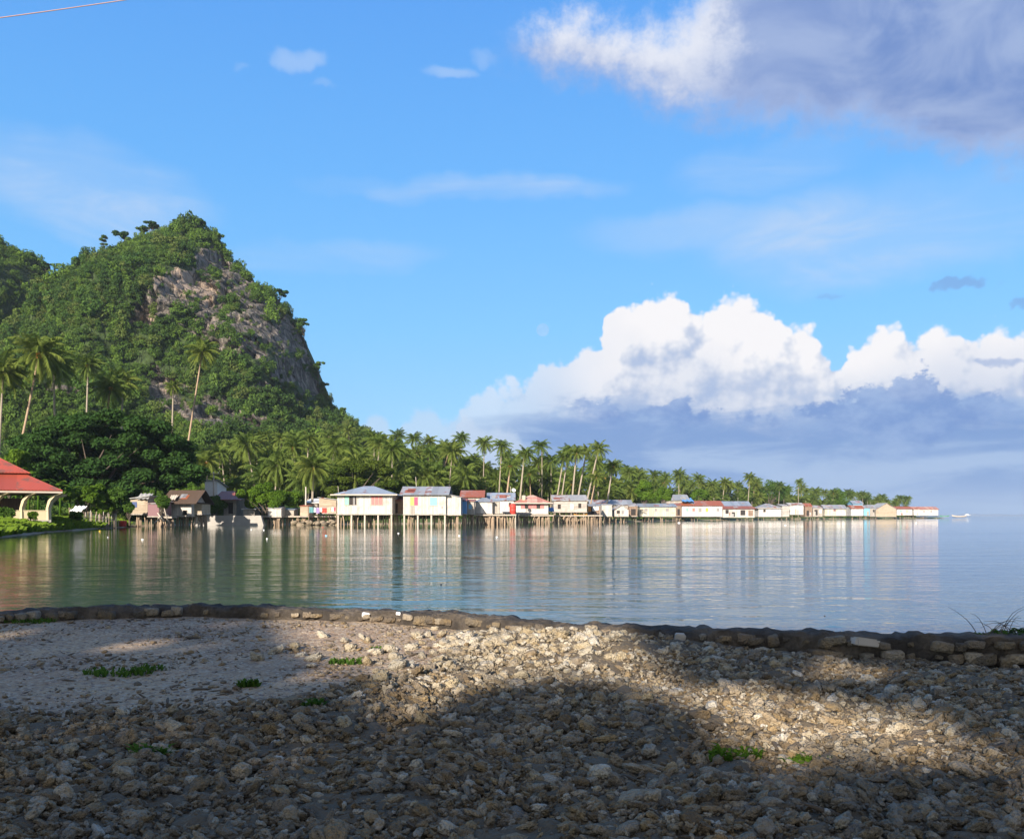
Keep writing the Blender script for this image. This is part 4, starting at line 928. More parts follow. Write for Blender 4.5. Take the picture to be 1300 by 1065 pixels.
def build_beach():
    def axis(lo, hi, fine0, fine1, df, g=1.16):
        m = list(np.arange(fine0, fine1, df)); a = []; x = fine0; d = df
        while x > lo: d *= g; x -= d; a.append(x)
        b = []; x = m[-1]; d = df
        while x < hi: d *= g; x += d; b.append(x)
        return np.array(a[::-1] + m + b)
    xs = axis(-60, 60, -7.5, 6.5, 0.035); nv = 300
    s = axis(0, 0, 0, 1, 1 / 1) if False else None
    # rows follow the wall: last row sits under its middle
    ys = np.concatenate([np.linspace(-60, -3, 24), np.linspace(-2.4, 1.8, 24), np.linspace(1.85, 9.3, nv)])
    Xg, Yg = np.meshgrid(xs, ys); lim = wall_y(Xg) - 0.10
    Yg = np.minimum(Yg, lim)
    Z = beach_z(Xg, Yg); r = rubble(Xg, Yg)
    Z = Z + r * 0.030 * np.abs(fbm(Xg * 9, Yg * 9, 0, 3, 65)) + (1 - r) * 0.006 * fbm(Xg * 14, Yg * 14, 0, 3, 66)
    V = np.stack([Xg.ravel(), Yg.ravel(), Z.ravel()], 1); idx = np.arange(Xg.size).reshape(Xg.shape)
    Fc = np.stack([idx[:-1, :-1].ravel(), idx[:-1, 1:].ravel(), idx[1:, 1:].ravel(), idx[1:, :-1].ravel()], 1)
    m, t, b, o = mat('gravel_sand'); geo = t.new('ShaderNodeNewGeometry'); p = geo.outputs['Position']
    a = t.new('ShaderNodeAttribute'); a.attribute_name = 'rub'
    n1 = t.noise(p, 1.2, 6, 0.6); n2 = t.noise(p, 22, 6, 0.7); n3 = t.noise(p, 90, 4, 0.6)
    vo = t.new('ShaderNodeTexVoronoi'); t.l.new(p, vo.inputs['Vector']); vo.inputs['Scale'].default_value = 55
    vr = t.sep(vo.outputs['Color'])[0]
    sand = t.mix(t.ss(n1, 0.35, 0.68), (0.33, 0.225, 0.145), (0.49, 0.355, 0.215))
    sand = t.mix(t.ss(vr, 0.55, 0.95), sand, (0.48, 0.40, 0.30)); sand = t.mix(t.ss(vr, 0.22, 0.0), sand, (0.17, 0.13, 0.11))
    sand = t.mix(t.m('MULTIPLY', t.ss(n2, 0.45, 0.68), 0.6), sand, (0.19, 0.13, 0.09))
    rub = t.mix(n2, (0.07, 0.055, 0.035), (0.20, 0.155, 0.10))
    t.l.new(t.mix(a.outputs['Fac'], sand, rub), b.inputs['Base Color']); b.inputs['Roughness'].default_value = 0.95
    hh = t.m('ADD', t.m('MULTIPLY', t.m('SUBTRACT', 0.5, vo.outputs['Distance']), 0.7), t.m('ADD', n2, t.m('MULTIPLY', n3, 0.4)))
    bump(t, b, hh, 0.8, 0.012)
    tag(link('beach', mesh_np('beach', V, Fc, True, {'rub': r.ravel()}), m), kind='structure')
    # underwater sheet in front of the wall, so the sea has a bed beside the beach
build_beach()

def rock_mesh(seed, sub=3, pit=0.22, mt=None, squash=(1, .8, .6), block=0.0):
    bm = bmesh.new(); bmesh.ops.create_icosphere(bm, subdivisions=sub, radius=1.0)
    V = np.array([v.co[:] for v in bm.verts]); s = seed * 13.7
    if block > 0:
        k = np.abs(V).max(1)[:, None]; V = V * (1 - block) + V / k * block * 0.85
    n = fbm(V[:, 0] * .9 + s, V[:, 1] * .9, V[:, 2] * .9, 2, seed); n2 = fbm(V[:, 0] * 2.6 + s, V[:, 1] * 2.6, V[:, 2] * 2.6, 3, seed + 5)
    r = 1 + 0.34 * n - pit * np.abs(n2) * 1.5 + 0.10 * n2
    V = V * r[:, None] * np.array(squash)
    for v, c in zip(bm.verts, V): v.co = c
    me = bpy.data.meshes.new('stone'); bm.to_mesh(me); bm.free()
    me.polygons.foreach_set('use_smooth', np.ones(len(me.polygons), bool)); me.materials.append(mt); return me
def stone_mat(name, cols, sc_=9.0, bmp=0.9, attr=None):
    m, t, b, o = mat(name); oi = t.new('ShaderNodeObjectInfo'); geo = t.new('ShaderNodeNewGeometry'); p = geo.outputs['Position']
    r = t.new('ShaderNodeValToRGB'); r.color_ramp.interpolation = 'LINEAR'; e = r.color_ramp.elements
    e[0].position = 0; e[0].color = (*cols[0], 1); e[1].position = 1; e[1].color = (*cols[-1], 1)
    for i, c in enumerate(cols[1:-1]): e.new((i + 1) / (len(cols) - 1)).color = (*c, 1)
    if attr: an_ = t.new('ShaderNodeAttribute'); an_.attribute_name = attr; t.l.new(an_.outputs['Fac'], r.inputs[0])
    else: t.l.new(oi.outputs['Random'], r.inputs[0])
    n = t.noise(p, sc_, 6, 0.7); n2 = t.noise(p, sc_ * 5, 5, 0.7)
    vo = t.new('ShaderNodeTexVoronoi'); t.l.new(p, vo.inputs['Vector']); vo.inputs['Scale'].default_value = sc_ * 9
    c = t.mix(t.ss(n, 0.42, 0.68), r.outputs[0], t.mix(0.55, r.outputs[0], (0.30, 0.20, 0.08)))
    c = t.mix(t.m('MULTIPLY', t.ss(n2, 0.5, 0.7), 0.55), c, (0.11, 0.095, 0.07))
    gy = t.noise(p, 1.1, 3); c = t.mix(t.m('MULTIPLY', t.ss(gy, 0.5, 0.7), 0.4), c, (0.16, 0.16, 0.14))
    t.l.new(c, b.inputs['Base Color']); b.inputs['Roughness'].default_value = 0.92
    bump(t, b, t.m('ADD', n2, t.m('MULTIPLY', vo.outputs['Distance'], 0.8)), bmp, 0.02); return m
M['coral'] = stone_mat('coral', [(0.34, 0.26, 0.165), (0.14, 0.105, 0.07), (0.46, 0.38, 0.27), (0.28, 0.20, 0.11), (0.10, 0.08, 0.058), (0.40, 0.29, 0.155), (0.22, 0.185, 0.145), (0.52, 0.44, 0.33), (0.17, 0.125, 0.08)])
M['pale_coral'] = stone_mat('pale_coral', [(0.52, 0.45, 0.33), (0.60, 0.55, 0.45), (0.44, 0.36, 0.23), (0.64, 0.60, 0.52), (0.50, 0.41, 0.26), (0.34, 0.30, 0.24)])  # pale coral, albedo raised further to brighten the sun patch
M['wallstone'] = stone_mat('wallstone', [(0.20, 0.165, 0.125), (0.36, 0.30, 0.22), (0.13, 0.115, 0.095), (0.44, 0.37, 0.28)], 6)
M['wall_facing'] = stone_mat('wall_facing', [(0.10, 0.08, 0.06), (0.24, 0.19, 0.135), (0.08, 0.066, 0.052), (0.17, 0.14, 0.10), (0.38, 0.32, 0.24)], 6, 0.9, 'tone')
def build_rubble():
    rg = np.random.default_rng(11); var = []
    for s in range(12): var.append(('stone', rock_mesh(s + 1, 3, .30 + .05 * (s % 3), M['coral'], (1, .55 + .35 * ((s * 7) % 5) / 5, .42 + .3 * ((s * 3) % 4) / 4), 0.3 * (s % 2))))
    for s in range(4):                        # broken branching pieces: longer, thinner
        var.append(('stone', rock_mesh(s + 31, 3, .4, M['coral'], (1.3, .42, .36))))
    for s in range(8): var.append(('stone', rock_mesh(s + 71, 3, .30 + .04 * (s % 3), M['pale_coral'], (1, .6 + .3 * (s % 3) / 3, .42 + .3 * ((s * 3) % 4) / 4), 0.3 * (s % 2))))
    P = []; S = []; Q = []; I = []
    N = 290000
    # more stones close to the eye; uniform in area
    Y = rg.uniform(1.2, 8.8, N); X = rg.uniform(-1, 1, N) * (3.0 + Y * 0.72)
    ok = (Y < wall_y(X) - 0.28); X = X[ok]; Y = Y[ok]; r = rubble(X, Y); Z = beach_z(X, Y); pk = fbm(X * 1.7, Y * 2.2, 0, 2, 123)
    for x, y, z, k, pq in zip(X, Y, Z, r, pk):
        if rg.random() > k * 0.97: continue
        if pq < -0.42 and rg.random() < .75: continue
        s = float(np.clip(rg.lognormal(-4.36, .54), .007, .060)) * (0.8 if y > 5.5 else 1)
        P.append((x, y, z + s * rg.uniform(0.1, 0.55) + rg.uniform(0, .02))); S.append((s, s, s)); Q.append((rg.uniform(-.7, .7), rg.uniform(-.7, .7), rg.uniform(0, 6.28)))
        hp = math.exp(-((x - .3) / 1.3) ** 2 - ((y - 6.6) / 1.2) ** 2) + 0.45 * math.exp(-((x - 2.4) / 1.6) ** 2 - ((y - 4.6) / .7) ** 2)  # pale stones thickest on the heap and sun strip, adding painted sunlight
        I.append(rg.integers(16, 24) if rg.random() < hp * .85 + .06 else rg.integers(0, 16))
    # coarse stones of the pale heap, in the tone brightened for its sunlight
    for k in range(260):
        x = rg.normal(0.35, .8); y = rg.normal(6.7, .55)
        if y > wall_y(x) - .3: continue
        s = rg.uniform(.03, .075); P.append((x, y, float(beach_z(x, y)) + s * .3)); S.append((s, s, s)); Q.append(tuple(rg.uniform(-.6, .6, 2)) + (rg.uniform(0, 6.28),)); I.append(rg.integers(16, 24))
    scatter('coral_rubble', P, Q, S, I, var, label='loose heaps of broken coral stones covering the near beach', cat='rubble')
    # pebbles over the sand
    P = []; S = []; Q = []; I = []; N = 60000
    Y = rg.uniform(2.6, 8.9, N); X = rg.uniform(-1, .8, N) * (1.2 + Y * 0.66); ok = (Y < wall_y(X) - 0.25); X = X[ok]; Y = Y[ok]; r = rubble(X, Y); Z = beach_z(X, Y)
    for x, y, z, k in zip(X, Y, Z, r):
        if k > .7 and rg.random() > .25: continue
        cl = float(vn(x * 1.1, y * 1.6, 0, 9))
        if rg.random() > 0.42 + 0.5 * cl + .5 * k: continue
        s = float(np.clip(rg.lognormal(-4.75, .55), .004, .035)) * (1 + k)
        P.append((x, y, z + s * .2)); S.append((s, s, s * .8)); Q.append(tuple(rg.uniform(-.4, .4, 2)) + (rg.uniform(0, 6.28),)); I.append(rg.integers(6, 8) if rg.random() < .10 else rg.integers(0, 6))
    var2 = [('pebble', rock_mesh(s + 51, 2, .15, M['coral'], (1, .8, .55))) for s in range(6)] + [('litter_bit', rock_mesh(s + 61, 2, .3, M['log'], (1.9, .35, .3))) for s in range(2)]
    scatter('pebbles', P, Q, S, I, var2, label='small pebbles and shell bits strewn over the sandy part of the beach', cat='pebbles')
build_rubble()

def block_mesh(seed):
    bm = bmesh.new(); bmesh.ops.create_cube(bm, size=2.0); rg = random.Random(seed)
    for v in bm.verts: v.co = Vector((v.co.x * rg.uniform(.7, 1.1), v.co.y * rg.uniform(.7, 1.0), v.co.z * rg.uniform(.65, 1.1)))
    bmesh.ops.bevel(bm, geom=bm.edges[:], offset=.22, segments=1, affect='EDGES'); bmesh.ops.subdivide_edges(bm, edges=bm.edges[:], cuts=1, use_grid_fill=True); bmesh.ops.triangulate(bm, faces=bm.faces[:])
    for v in bm.verts: v.co += Vector((rg.uniform(-.07, .07), rg.uniform(-.07, .07), rg.uniform(-.07, .07)))
    me = bpy.data.meshes.new('stone'); bm.to_mesh(me); bm.free(); return me
def build_sea_wall():
    root = thing('sea_wall', 'low dark mortared stone wall between the beach and the water', 'stone wall', (0, float(wall_y(0)), 0.1))
    xs = np.concatenate([np.linspace(-30, -8, 40), np.arange(-7.9, 7.5, 0.035), np.linspace(7.6, 30, 60)])
    prof = [(-.17, -.35), (-.15, -.04), (-.135, 0.0), (-.06, .012), (.02, .010), (.10, .0), (.13, -.05), (.16, -.9)]
    V = []; nx = len(xs)
    for j, (dy, dz) in enumerate(prof):
        y = wall_y(xs) + dy + 0.030 * fbm(xs * 5, j * 1.7, 0, 5, 81); z = wall_z(xs) + dz + (0.020 * fbm(xs * 6.0, j * .8, 0, 5, 83, 0.7) if j > 0 else 0)
        V.append(np.stack([xs, y, z], 1))
    V = np.array(V) - np.array([0, float(wall_y(0)), 0.1]); idx = np.arange(nx * len(prof)).reshape(len(prof), nx)
    Fc = np.stack([idx[:-1, :-1].ravel(), idx[:-1, 1:].ravel(), idx[1:, 1:].ravel(), idx[1:, :-1].ravel()], 1)
    m, t, b, o = mat('mortar'); geo = t.new('ShaderNodeNewGeometry'); p = geo.outputs['Position']
    n = t.noise(p, 3, 6, .6); n2 = t.noise(p, 30, 5, .7)
    t.l.new(t.mix(t.ss(n, .35, .7), (0.045, 0.037, 0.03), (0.16, 0.13, 0.10)), b.inputs['Base Color']); b.inputs['Roughness'].default_value = .95; vo = t.new('ShaderNodeTexVoronoi'); t.l.new(p, vo.inputs['Vector']); vo.inputs['Scale'].default_value = 16
    bump(t, b, t.m('ADD', t.m('MULTIPLY', vo.outputs['Distance'], -1.2), t.m('ADD', n, n2)), 1.0, .04)
    link('mortar_body', mesh_np('mortar_body', V.reshape(-1, 3), Fc, True), m, root)
    rg = random.Random(8); mb_v = []; mb_f = []; vars_ = []
    base = [block_mesh(s + 91) for s in range(6)]
    ro = Vector((0, float(wall_y(0)), 0.1)); allV = []; allF = []; cnt = 0; tone = []
    x = -9.0
    while x < 8.0:
        for row in (0, 1, 2):
            s = rg.choice((rg.uniform(.022, .04), rg.uniform(.04, .07), rg.uniform(.045, .07))); dx = x + rg.uniform(-.03, .03) + row * .06
            if (row >= 1 and dx < 0.6) or rg.random() < (.14 if dx > 0 else .3): continue
            wy = float(wall_y(dx)); wz = float(wall_z(dx)); me = rg.choice(base)
            co = np.empty(len(me.vertices) * 3, np.float32); me.vertices.foreach_get('co', co); co = co.reshape(-1, 3)
            fc = np.empty(len(me.polygons) * 3, np.int32); me.polygons.foreach_get('vertices', fc); fc = fc.reshape(-1, 3)
            Rm = np.array(Euler((rg.uniform(-.15, .15), rg.uniform(-.2, .2), rg.uniform(-.3, .3))).to_matrix())
            cc = (co * np.array([s * rg.uniform(.75, 1.45), s * .8, s * rg.uniform(.5, .85)])) @ Rm.T + np.array([dx, wy - .158 - .012 * row, wz - .05 - row * .10 + rg.uniform(-.015, .015)]) - np.array(ro)
            allV.append(cc); allF.append(fc + cnt); cnt += len(cc); tone += [rg.random()] * len(cc)
        x += rg.uniform(.075, .125)
    me = mesh_np('stone_facing', np.concatenate(allV), np.concatenate(allF), False, {'tone': tone}); link('stone_facing', me, M['wall_facing'], root)
build_sea_wall()
# a few plain things on and by the wall
def wall_spot(px, dy=-.10, dz=.0):
    Y = 7.0
    for _ in range(8): Y = float(wall_y(X_(px, Y)))
    X = X_(px, Y); return Vector((X, Y + dy, float(wall_z(X)) + dz))
def chunk(px, w, h, name, label, cat, c, dy=-.11, dz=0.0, seed=1):
    p = wall_spot(px, dy, dz); mb = bmesh.new(); bmesh.ops.create_cube(mb, size=1.0); bmesh.ops.bevel(mb, geom=mb.edges[:], offset=.12, segments=2, affect='EDGES')
    rg = random.Random(seed)
    for v in mb.verts: v.co = Vector((v.co.x * w, v.co.y * w * .6, v.co.z * h)) * rg.uniform(.93, 1.07)
    me = bpy.data.meshes.new(name); mb.to_mesh(me); mb.free(); o = link(name, me, M[c]); o.location = p; o.rotation_euler = (rg.uniform(-.2, .2), rg.uniform(-.15, .15), rg.uniform(-.4, .4)); tag(o, label, cat)
chunk(468, .075, .045, 'plastic_tub', 'small white plastic tub lying on the sunlit part of the stone wall', 'tub', 'white', -.15, -.02, 2)
chunk(508, .04, .03, 'food_carton', 'tiny white food carton on the wall right of the white tub', 'carton', 'white', -.14, 0, 3)
chunk(857, .08, .085, 'white_block', 'pale block set against the dark wall right of the sunlit heap', 'block', 'stilt_pale', -.19, -.05, 4)
chunk(1085, .18, .06, 'white_block', 'long pale block in the shaded right half of the wall', 'block', 'stilt_pale', -.19, -.04, 5)
# driftwood stick and leaf litter on the sand
def beach_pt(px, py):
    Y = 1.05 * F / (py - HZ)
    for _ in range(6): Y = (HC - float(beach_z(X_(px, Y), Y))) * F / (py - HZ)
    X = X_(px, Y); return Vector((X, Y, float(beach_z(X, Y))))
p = beach_pt(357, 825); mb = MB(); mb.tube([(-.09, .01, .01), (-.02, 0, .016), (.04, -.005, .014), (.10, -.03, .01)], [.008, .012, .010, .005], 7)
o = mb.build('driftwood_stick', M['log'], None, True); o.location = p; tag(o, 'short dark stick lying on the sand left of the sunlit patch', 'stick')
def tuft(px, py, n, r, h, name, label, c='grass', seed=1):
    p = beach_pt(px, py); rg = random.Random(seed); V = []; Fq = []; rn = []
    for k in range(n):
        a = rg.uniform(0, 6.28); q = r * math.sqrt(rg.random()); x, y = math.cos(a) * q, math.sin(a) * q * .5; L = h * rg.uniform(.5, 1.2); b = rg.uniform(0, 6.28); ln = rg.uniform(.3, 1.1) * L; w = rg.uniform(.004, .009)
        zz = float(beach_z(p.x + x, p.y + y)) - p.z; s = Vector((-math.sin(b) * w, math.cos(b) * w, 0)); d = Vector((math.cos(b), math.sin(b), 0))
        A = Vector((x, y, zz)); B = A + d * ln * .45 + Vector((0, 0, L * .7)); Cc = A + d * ln + Vector((0, 0, L * .75)); i = len(V)
        V += [A - s, A + s, B + s, B - s, Cc]; Fq += [(i, i + 1, i + 2, i + 3), (i + 3, i + 2, i + 4, i + 4)]; rn += [rg.random()] * 5
    me = bpy.data.meshes.new(name); me.from_pydata([tuple(v) for v in V], [], [f if f[2] != f[3] else f[:3] for f in Fq]); me.update()
    a = me.attributes.new('rnd', 'FLOAT', 'POINT'); a.data.foreach_set('value', np.array(rn, np.float32))
    o = link(name, me, M[c]); o.location = p; tag(o, label, 'weed')
tuft(150, 856, 150, .22, .05, 'weed', 'low green weed creeping on the shaded sand at left', 'mid_leaf', 1)
tuft(190, 850, 60, .12, .04, 'weed', 'small green weed just right of the larger one on the sand', 'mid_leaf', 2)
tuft(438, 842, 110, .13, .045, 'weed', 'green weed at the edge of the sunlit sand', 'mid_leaf', 3)
tuft(485, 824, 50, .10, .035, 'weed', 'faint green weed in the sunlit sand below the wall', 'mid_leaf', 4)
tuft(315, 872, 80, .07, .06, 'weed', 'weed where the sand meets the coral rubble', 'mid_leaf', 5)
tuft(398, 902, 60, .05, .07, 'weed', 'small dark green weed among the shaded rubble', 'mid_leaf', 6)
tuft(190, 965, 130, .08, .07, 'weed', 'green weed low in the rubble at bottom left', 'mid_leaf', 7)
tuft(930, 966, 150, .12, .06, 'weed', 'bright green weed in the rubble right of centre at the bottom', 'bright_leaf', 8)
tuft(1020, 972, 70, .08, .05, 'weed', 'small bright green weed right of the larger one at the bottom', 'bright_leaf', 9)
tuft(40, 790, 130, .25, .05, 'weed', 'green weed along the foot of the wall at far left', 'mid_leaf', 10)
# dry twiggy shrub on the right end of the wall
p = wall_spot(1262, .02, -.03); root = thing('dry_shrub', 'dry bare twiggy shrub growing over the right end of the wall', 'shrub', p); mb = MB(); rg = random.Random(4)
for k in range(26):
    a = rg.choice([rg.uniform(2.4, 3.6), rg.uniform(-.6, .5)]); L = rg.uniform(.12, .38); pts = [Vector((rg.uniform(-.12, .2), rg.uniform(-.05, .1), 0))]; el = rg.uniform(.3, 1.5)
    for i in range(6): pts.append(pts[-1] + Vector((math.cos(a) * math.cos(el), math.sin(a) * .3, math.sin(el))) * L / 6); el -= rg.uniform(.05, .4); a += rg.uniform(-.15, .15)
    mb.tube(pts, [.0035 * (1 - i / 8) for i in range(7)], 4, False)
mb.build('twigs', M['dark'], root)
V, Fc, r_ = leaves([(0.05, 0, .03), (.2, 0, .03), (-.1, 0, .02), (.32, 0, .04)], [.09, .11, .07, .12], 500, .02, flat=.5, seed=5); link('leaf_tuft', mesh_np('leaf_tuft', V, Fc, False, {'rnd': r_}), M['rain_leaf'], root)

# ================================================================== village on stilts
def stilts_for(root, w, d, zf, n, pale_n, rng, matl='stilt', spill=0.0):
    """posts from the sea bed to the floor; pale_n thick posts along the front, n thin poles under the house"""
    for i in range(pale_n):
        x = -w / 2 + 0.12 + (w - .24) * i / max(1, pale_n - 1); mb = MB(); mb.tube([(0, 0, -1.6), (0, 0, zf - .14)], .12, 8); mb.build('stilt', M['stilt_pale'], root, True, (x, 0.12, 0))
    base = None
    for i in range(n):
        x = rng.uniform(-w / 2 + .1, w / 2 - .1) + rng.uniform(-spill, spill); y = rng.uniform(.3, min(d - .2, 2.6)) if i % 3 else rng.uniform(.3, d - .2); lx, ly = rng.uniform(-.3, .3), rng.uniform(-.2, .2); r = rng.uniform(.045, .085)
        mb = MB(); mb.tube([(lx, ly, -1.6), (lx * .3, 0, zf * .5), (-lx * .2, 0, zf - .14)], [r * 1.1, r, r * .9], 5); mb.build('stilt', M[matl], root, True, (x, y, 0))
def wall_box(mb, x0, x1, y0, y1, z0, z1): mb.box(((x0 + x1) / 2, (y0 + y1) / 2, (z0 + z1) / 2), (x1 - x0, y1 - y0, z1 - z0))
def gable_wall(mb, w, d, z0, z1, zr, axis):
    a, b = w / 2, d
    if axis == 'x':      # ridge along x: gables on the sides
        P = [(-a, 0, z0), (a, 0, z0), (a, b, z0), (-a, b, z0), (-a, 0, z1), (a, 0, z1), (a, b, z1), (-a, b, z1), (-a, b / 2, zr), (a, b / 2, zr)]
        Fq = [(0, 1, 5, 4), (1, 2, 6, 9, 5), (2, 3, 7, 6), (3, 0, 4, 8, 7), (0, 3, 2, 1), (4, 5, 9, 8), (8, 9, 6, 7)]
    else:                # ridge along y: gable faces the water
        P = [(-a, 0, z0), (a, 0, z0), (a, b, z0), (-a, b, z0), (-a, 0, z1), (a, 0, z1), (a, b, z1), (-a, b, z1), (0, 0, zr), (0, b, zr)]
        Fq = [(0, 1, 5, 8, 4), (1, 2, 6, 5), (2, 3, 7, 9, 6), (3, 0, 4, 7), (0, 3, 2, 1), (4, 8, 9, 7), (8, 5, 6, 9)]
    mb.quadmesh(P, Fq)
def roof_mb(kind, w, d, z1, zr, oh, th=.07):
    mb = MB(); a = w / 2 + oh; y0 = -oh; y1 = d + oh; ym = d / 2; zl = z1 - (zr - z1) * oh / (d / 2 if kind in ('gable_x', 'hip') else w / 2) * .6 + .05; zt = zr + .06
    if kind == 'gable_x':
        mb.slab([(-a, y0, zl), (a, y0, zl), (a, ym, zt), (-a, ym, zt)], th); mb.slab([(-a, ym, zt), (a, ym, zt), (a, y1, zl), (-a, y1, zl)], th)
    elif kind == 'gable_y':
        mb.slab([(0, y0, zt), (-a, y0, zl), (-a, y1, zl), (0, y1, zt)][::1], th); mb.slab([(a, y0, zl), (0, y0, zt), (0, y1, zt), (a, y1, zl)], th)
    elif kind == 'hip':
        r = max(.3, w / 2 - d / 2 * .9)
        mb.slab([(-a, y0, zl), (a, y0, zl), (r, ym, zt), (-r, ym, zt)], th); mb.slab([(a, y1, zl), (-a, y1, zl), (-r, ym, zt), (r, ym, zt)], th)
        mb.slab([(a, y0, zl), (a, y1, zl), (r, ym, zt)], th); mb.slab([(-a, y1, zl), (-a, y0, zl), (-r, ym, zt)], th)
    elif kind == 'shed_back':    # high at the back
        mb.slab([(-a, y0, z1 + .04), (a, y0, z1 + .04), (a, y1, zr + .04), (-a, y1, zr + .04)], th)
    elif kind == 'shed_front':   # high at the front
        mb.slab([(-a, y0, zr + .04), (a, y0, zr + .04), (a, y1, z1 + .04), (-a, y1, z1 + .04)], th)
    elif kind == 'lean_r':       # falls to the right
        mb.slab([(-a, y0, zr + .04), (a, y0, z1 + .04), (a, y1, z1 + .04), (-a, y1, zr + .04)], th)
    elif kind == 'lean_l':
        mb.slab([(-a, y0, z1 + .04), (a, y0, zr + .04), (a, y1, zr + .04), (-a, y1, z1 + .04)], th)
    return mb
def house(label, x0, x1, ytop, ybot, Y, roof='gable_x', rpx=8, wallm='white_planks', roofm='tin_grey', d=5.0, oh=.35, windows=(), stilts=14, pale=0, deck=0, rz=0.0, name='stilt_house', cat='house', doors=(), grp=None, seed=None, base=0.0, trim=False):
    s = Y / F; xc = (x0 + x1) / 2; w = (x1 - x0) * s; X = X_(xc, Y); zf = Z_(ybot, Y); z1 = Z_(ytop, Y); zr = z1 + rpx * s * (1.0 if roof.startswith('shed') or roof.startswith('lean') else 1.0 + d / 2 / Y)
    if base > 0: g0 = base
    root = thing(name, label, cat, (X, Y, base), rz, grp); zf -= base; z1 -= base; zr -= base
    rng = random.Random(seed if seed is not None else int(x0 * 7 + Y))
    mb = MB()
    if roof in ('gable_x', 'gable_y'): gable_wall(mb, w, d, zf, z1, zr, roof[-1])
    elif roof in ('hip',): wall_box(mb, -w / 2, w / 2, 0, d, zf, z1)
    else:
        a = w / 2; hf = {'shed_back': (z1, z1, zr, zr), 'shed_front': (zr, zr, z1, z1), 'lean_r': (zr, z1, z1, zr), 'lean_l': (z1, zr, zr, z1)}[roof]
        P = [(-a, 0, zf), (a, 0, zf), (a, d, zf), (-a, d, zf), (-a, 0, hf[0]), (a, 0, hf[1]), (a, d, hf[2]), (-a, d, hf[3])]
        mb.quadmesh(P, [(3, 2, 1, 0), (4, 5, 6, 7), (0, 1, 5, 4), (1, 2, 6, 5), (2, 3, 7, 6), (3, 0, 4, 7)])
    mb.build('wall', M[wallm], root)
    rf = roof_mb(roof, w, d, z1, zr, oh).build('roof', M[roofm], root)
    if trim:
        tb = MB(); tb.box((0, -oh - .015, z1 - .02), (w + 2 * oh, .03, .16)); tb.build('fascia', M['stilt_pale'], rf)
    mb = MB(); mb.box((0, d / 2, zf - .07), (w + .12, d + .1, .14)); mb.build('floor', M['grey_planks'], root)
    for wd in windows:
        (u0, u1, v0, v1, c) = wd[:5]; a0 = (u0 - xc) * s; a1 = (u1 - xc) * s; b1 = Z_(v0, Y) - base; b0 = Z_(v1, Y) - base
        fr = MB(); t_ = .05
        fr.box(((a0 + a1) / 2, -.03, b1 + t_ / 2), (a1 - a0 + 2 * t_, .06, t_)); fr.box(((a0 + a1) / 2, -.03, b0 - t_ / 2), (a1 - a0 + 2 * t_, .06, t_))
        fr.box((a0 - t_ / 2, -.03, (b0 + b1) / 2), (t_, .06, b1 - b0)); fr.box((a1 + t_ / 2, -.03, (b0 + b1) / 2), (t_, .06, b1 - b0))
        wf = fr.build('window', M['stilt_pale'], root)
        cols_ = c if isinstance(c, (list, tuple)) else [c]; nn = len(cols_)
        for q, cc in enumerate(cols_):
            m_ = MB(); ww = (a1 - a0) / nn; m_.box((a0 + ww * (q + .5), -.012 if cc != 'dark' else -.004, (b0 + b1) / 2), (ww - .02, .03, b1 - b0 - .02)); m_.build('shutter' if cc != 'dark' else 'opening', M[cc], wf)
    for dd in doors:
        (u0, u1, v0, v1, c) = dd; a0 = (u0 - xc) * s; a1 = (u1 - xc) * s; b1 = Z_(v0, Y) - base; b0 = Z_(v1, Y) - base
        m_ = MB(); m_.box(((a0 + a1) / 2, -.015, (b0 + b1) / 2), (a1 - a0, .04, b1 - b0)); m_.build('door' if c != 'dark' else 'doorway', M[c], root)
    # patched sheets on the roof and walls, a stray pole or two
    if name in ('stilt_house', 'house', 'hut', 'shack', 'stilt_shed') and roof != 'hip' and w > 2.0:
        for q in range(rng.choice((1, 2, 2, 3))):
            f = rng.uniform(.15, .8); ww = min(w * .3, rng.uniform(.7, 1.5)); xx = rng.uniform(-w / 2 + ww / 2, w / 2 - ww / 2) if roof != 'gable_y' else 0
            if roof == 'gable_x':
                zl = z1 - (zr - z1) * oh / (d / 2) * .6 + .05; y0, y1_, za, zb_ = -oh, d / 2, zl, zr + .06
            elif roof == 'shed_back': y0, y1_, za, zb_ = -oh, d + oh, z1 + .04, zr + .04
            else: break
            f1 = f * .55; f2 = min(.96, f1 + rng.uniform(.25, .45)); P = [(xx - ww / 2, y0 + (y1_ - y0) * f1, za + (zb_ - za) * f1 + .085), (xx + ww / 2, y0 + (y1_ - y0) * f1, za + (zb_ - za) * f1 + .085), (xx + ww / 2, y0 + (y1_ - y0) * f2, za + (zb_ - za) * f2 + .085), (xx - ww / 2, y0 + (y1_ - y0) * f2, za + (zb_ - za) * f2 + .085)]
            MB().slab(P, .02).build('roof_patch', M[rng.choice(('tin_rust', 'tin_pale', 'tin_rust', 'tin_grey'))], rf)
        for q in range(rng.choice((0, 1, 1, 2))):
            ww = rng.uniform(.4, .9); hh = (z1 - zf) * rng.uniform(.3, .7); xx = rng.uniform(-w / 2 + ww, w / 2 - ww); MB().box((xx, -.045, zf + hh / 2 + .05), (ww, .02, hh)).build('wall_patch', M[rng.choice(('grey_planks', 'tin_pale', 'woven', 'grey_boards'))], root)
        if rng.random() < .6:
            xx = rng.uniform(-w / 2, w / 2); MB().tube([(xx, d * .5, z1), (xx + rng.uniform(-.2, .2), d * .5, zr + rng.uniform(.9, 2.0))], .035, 5).build('antenna_pole', M['stilt_pale'], root, True)
    if stilts or pale: stilts_for(root, w, d, zf, stilts, pale, rng)
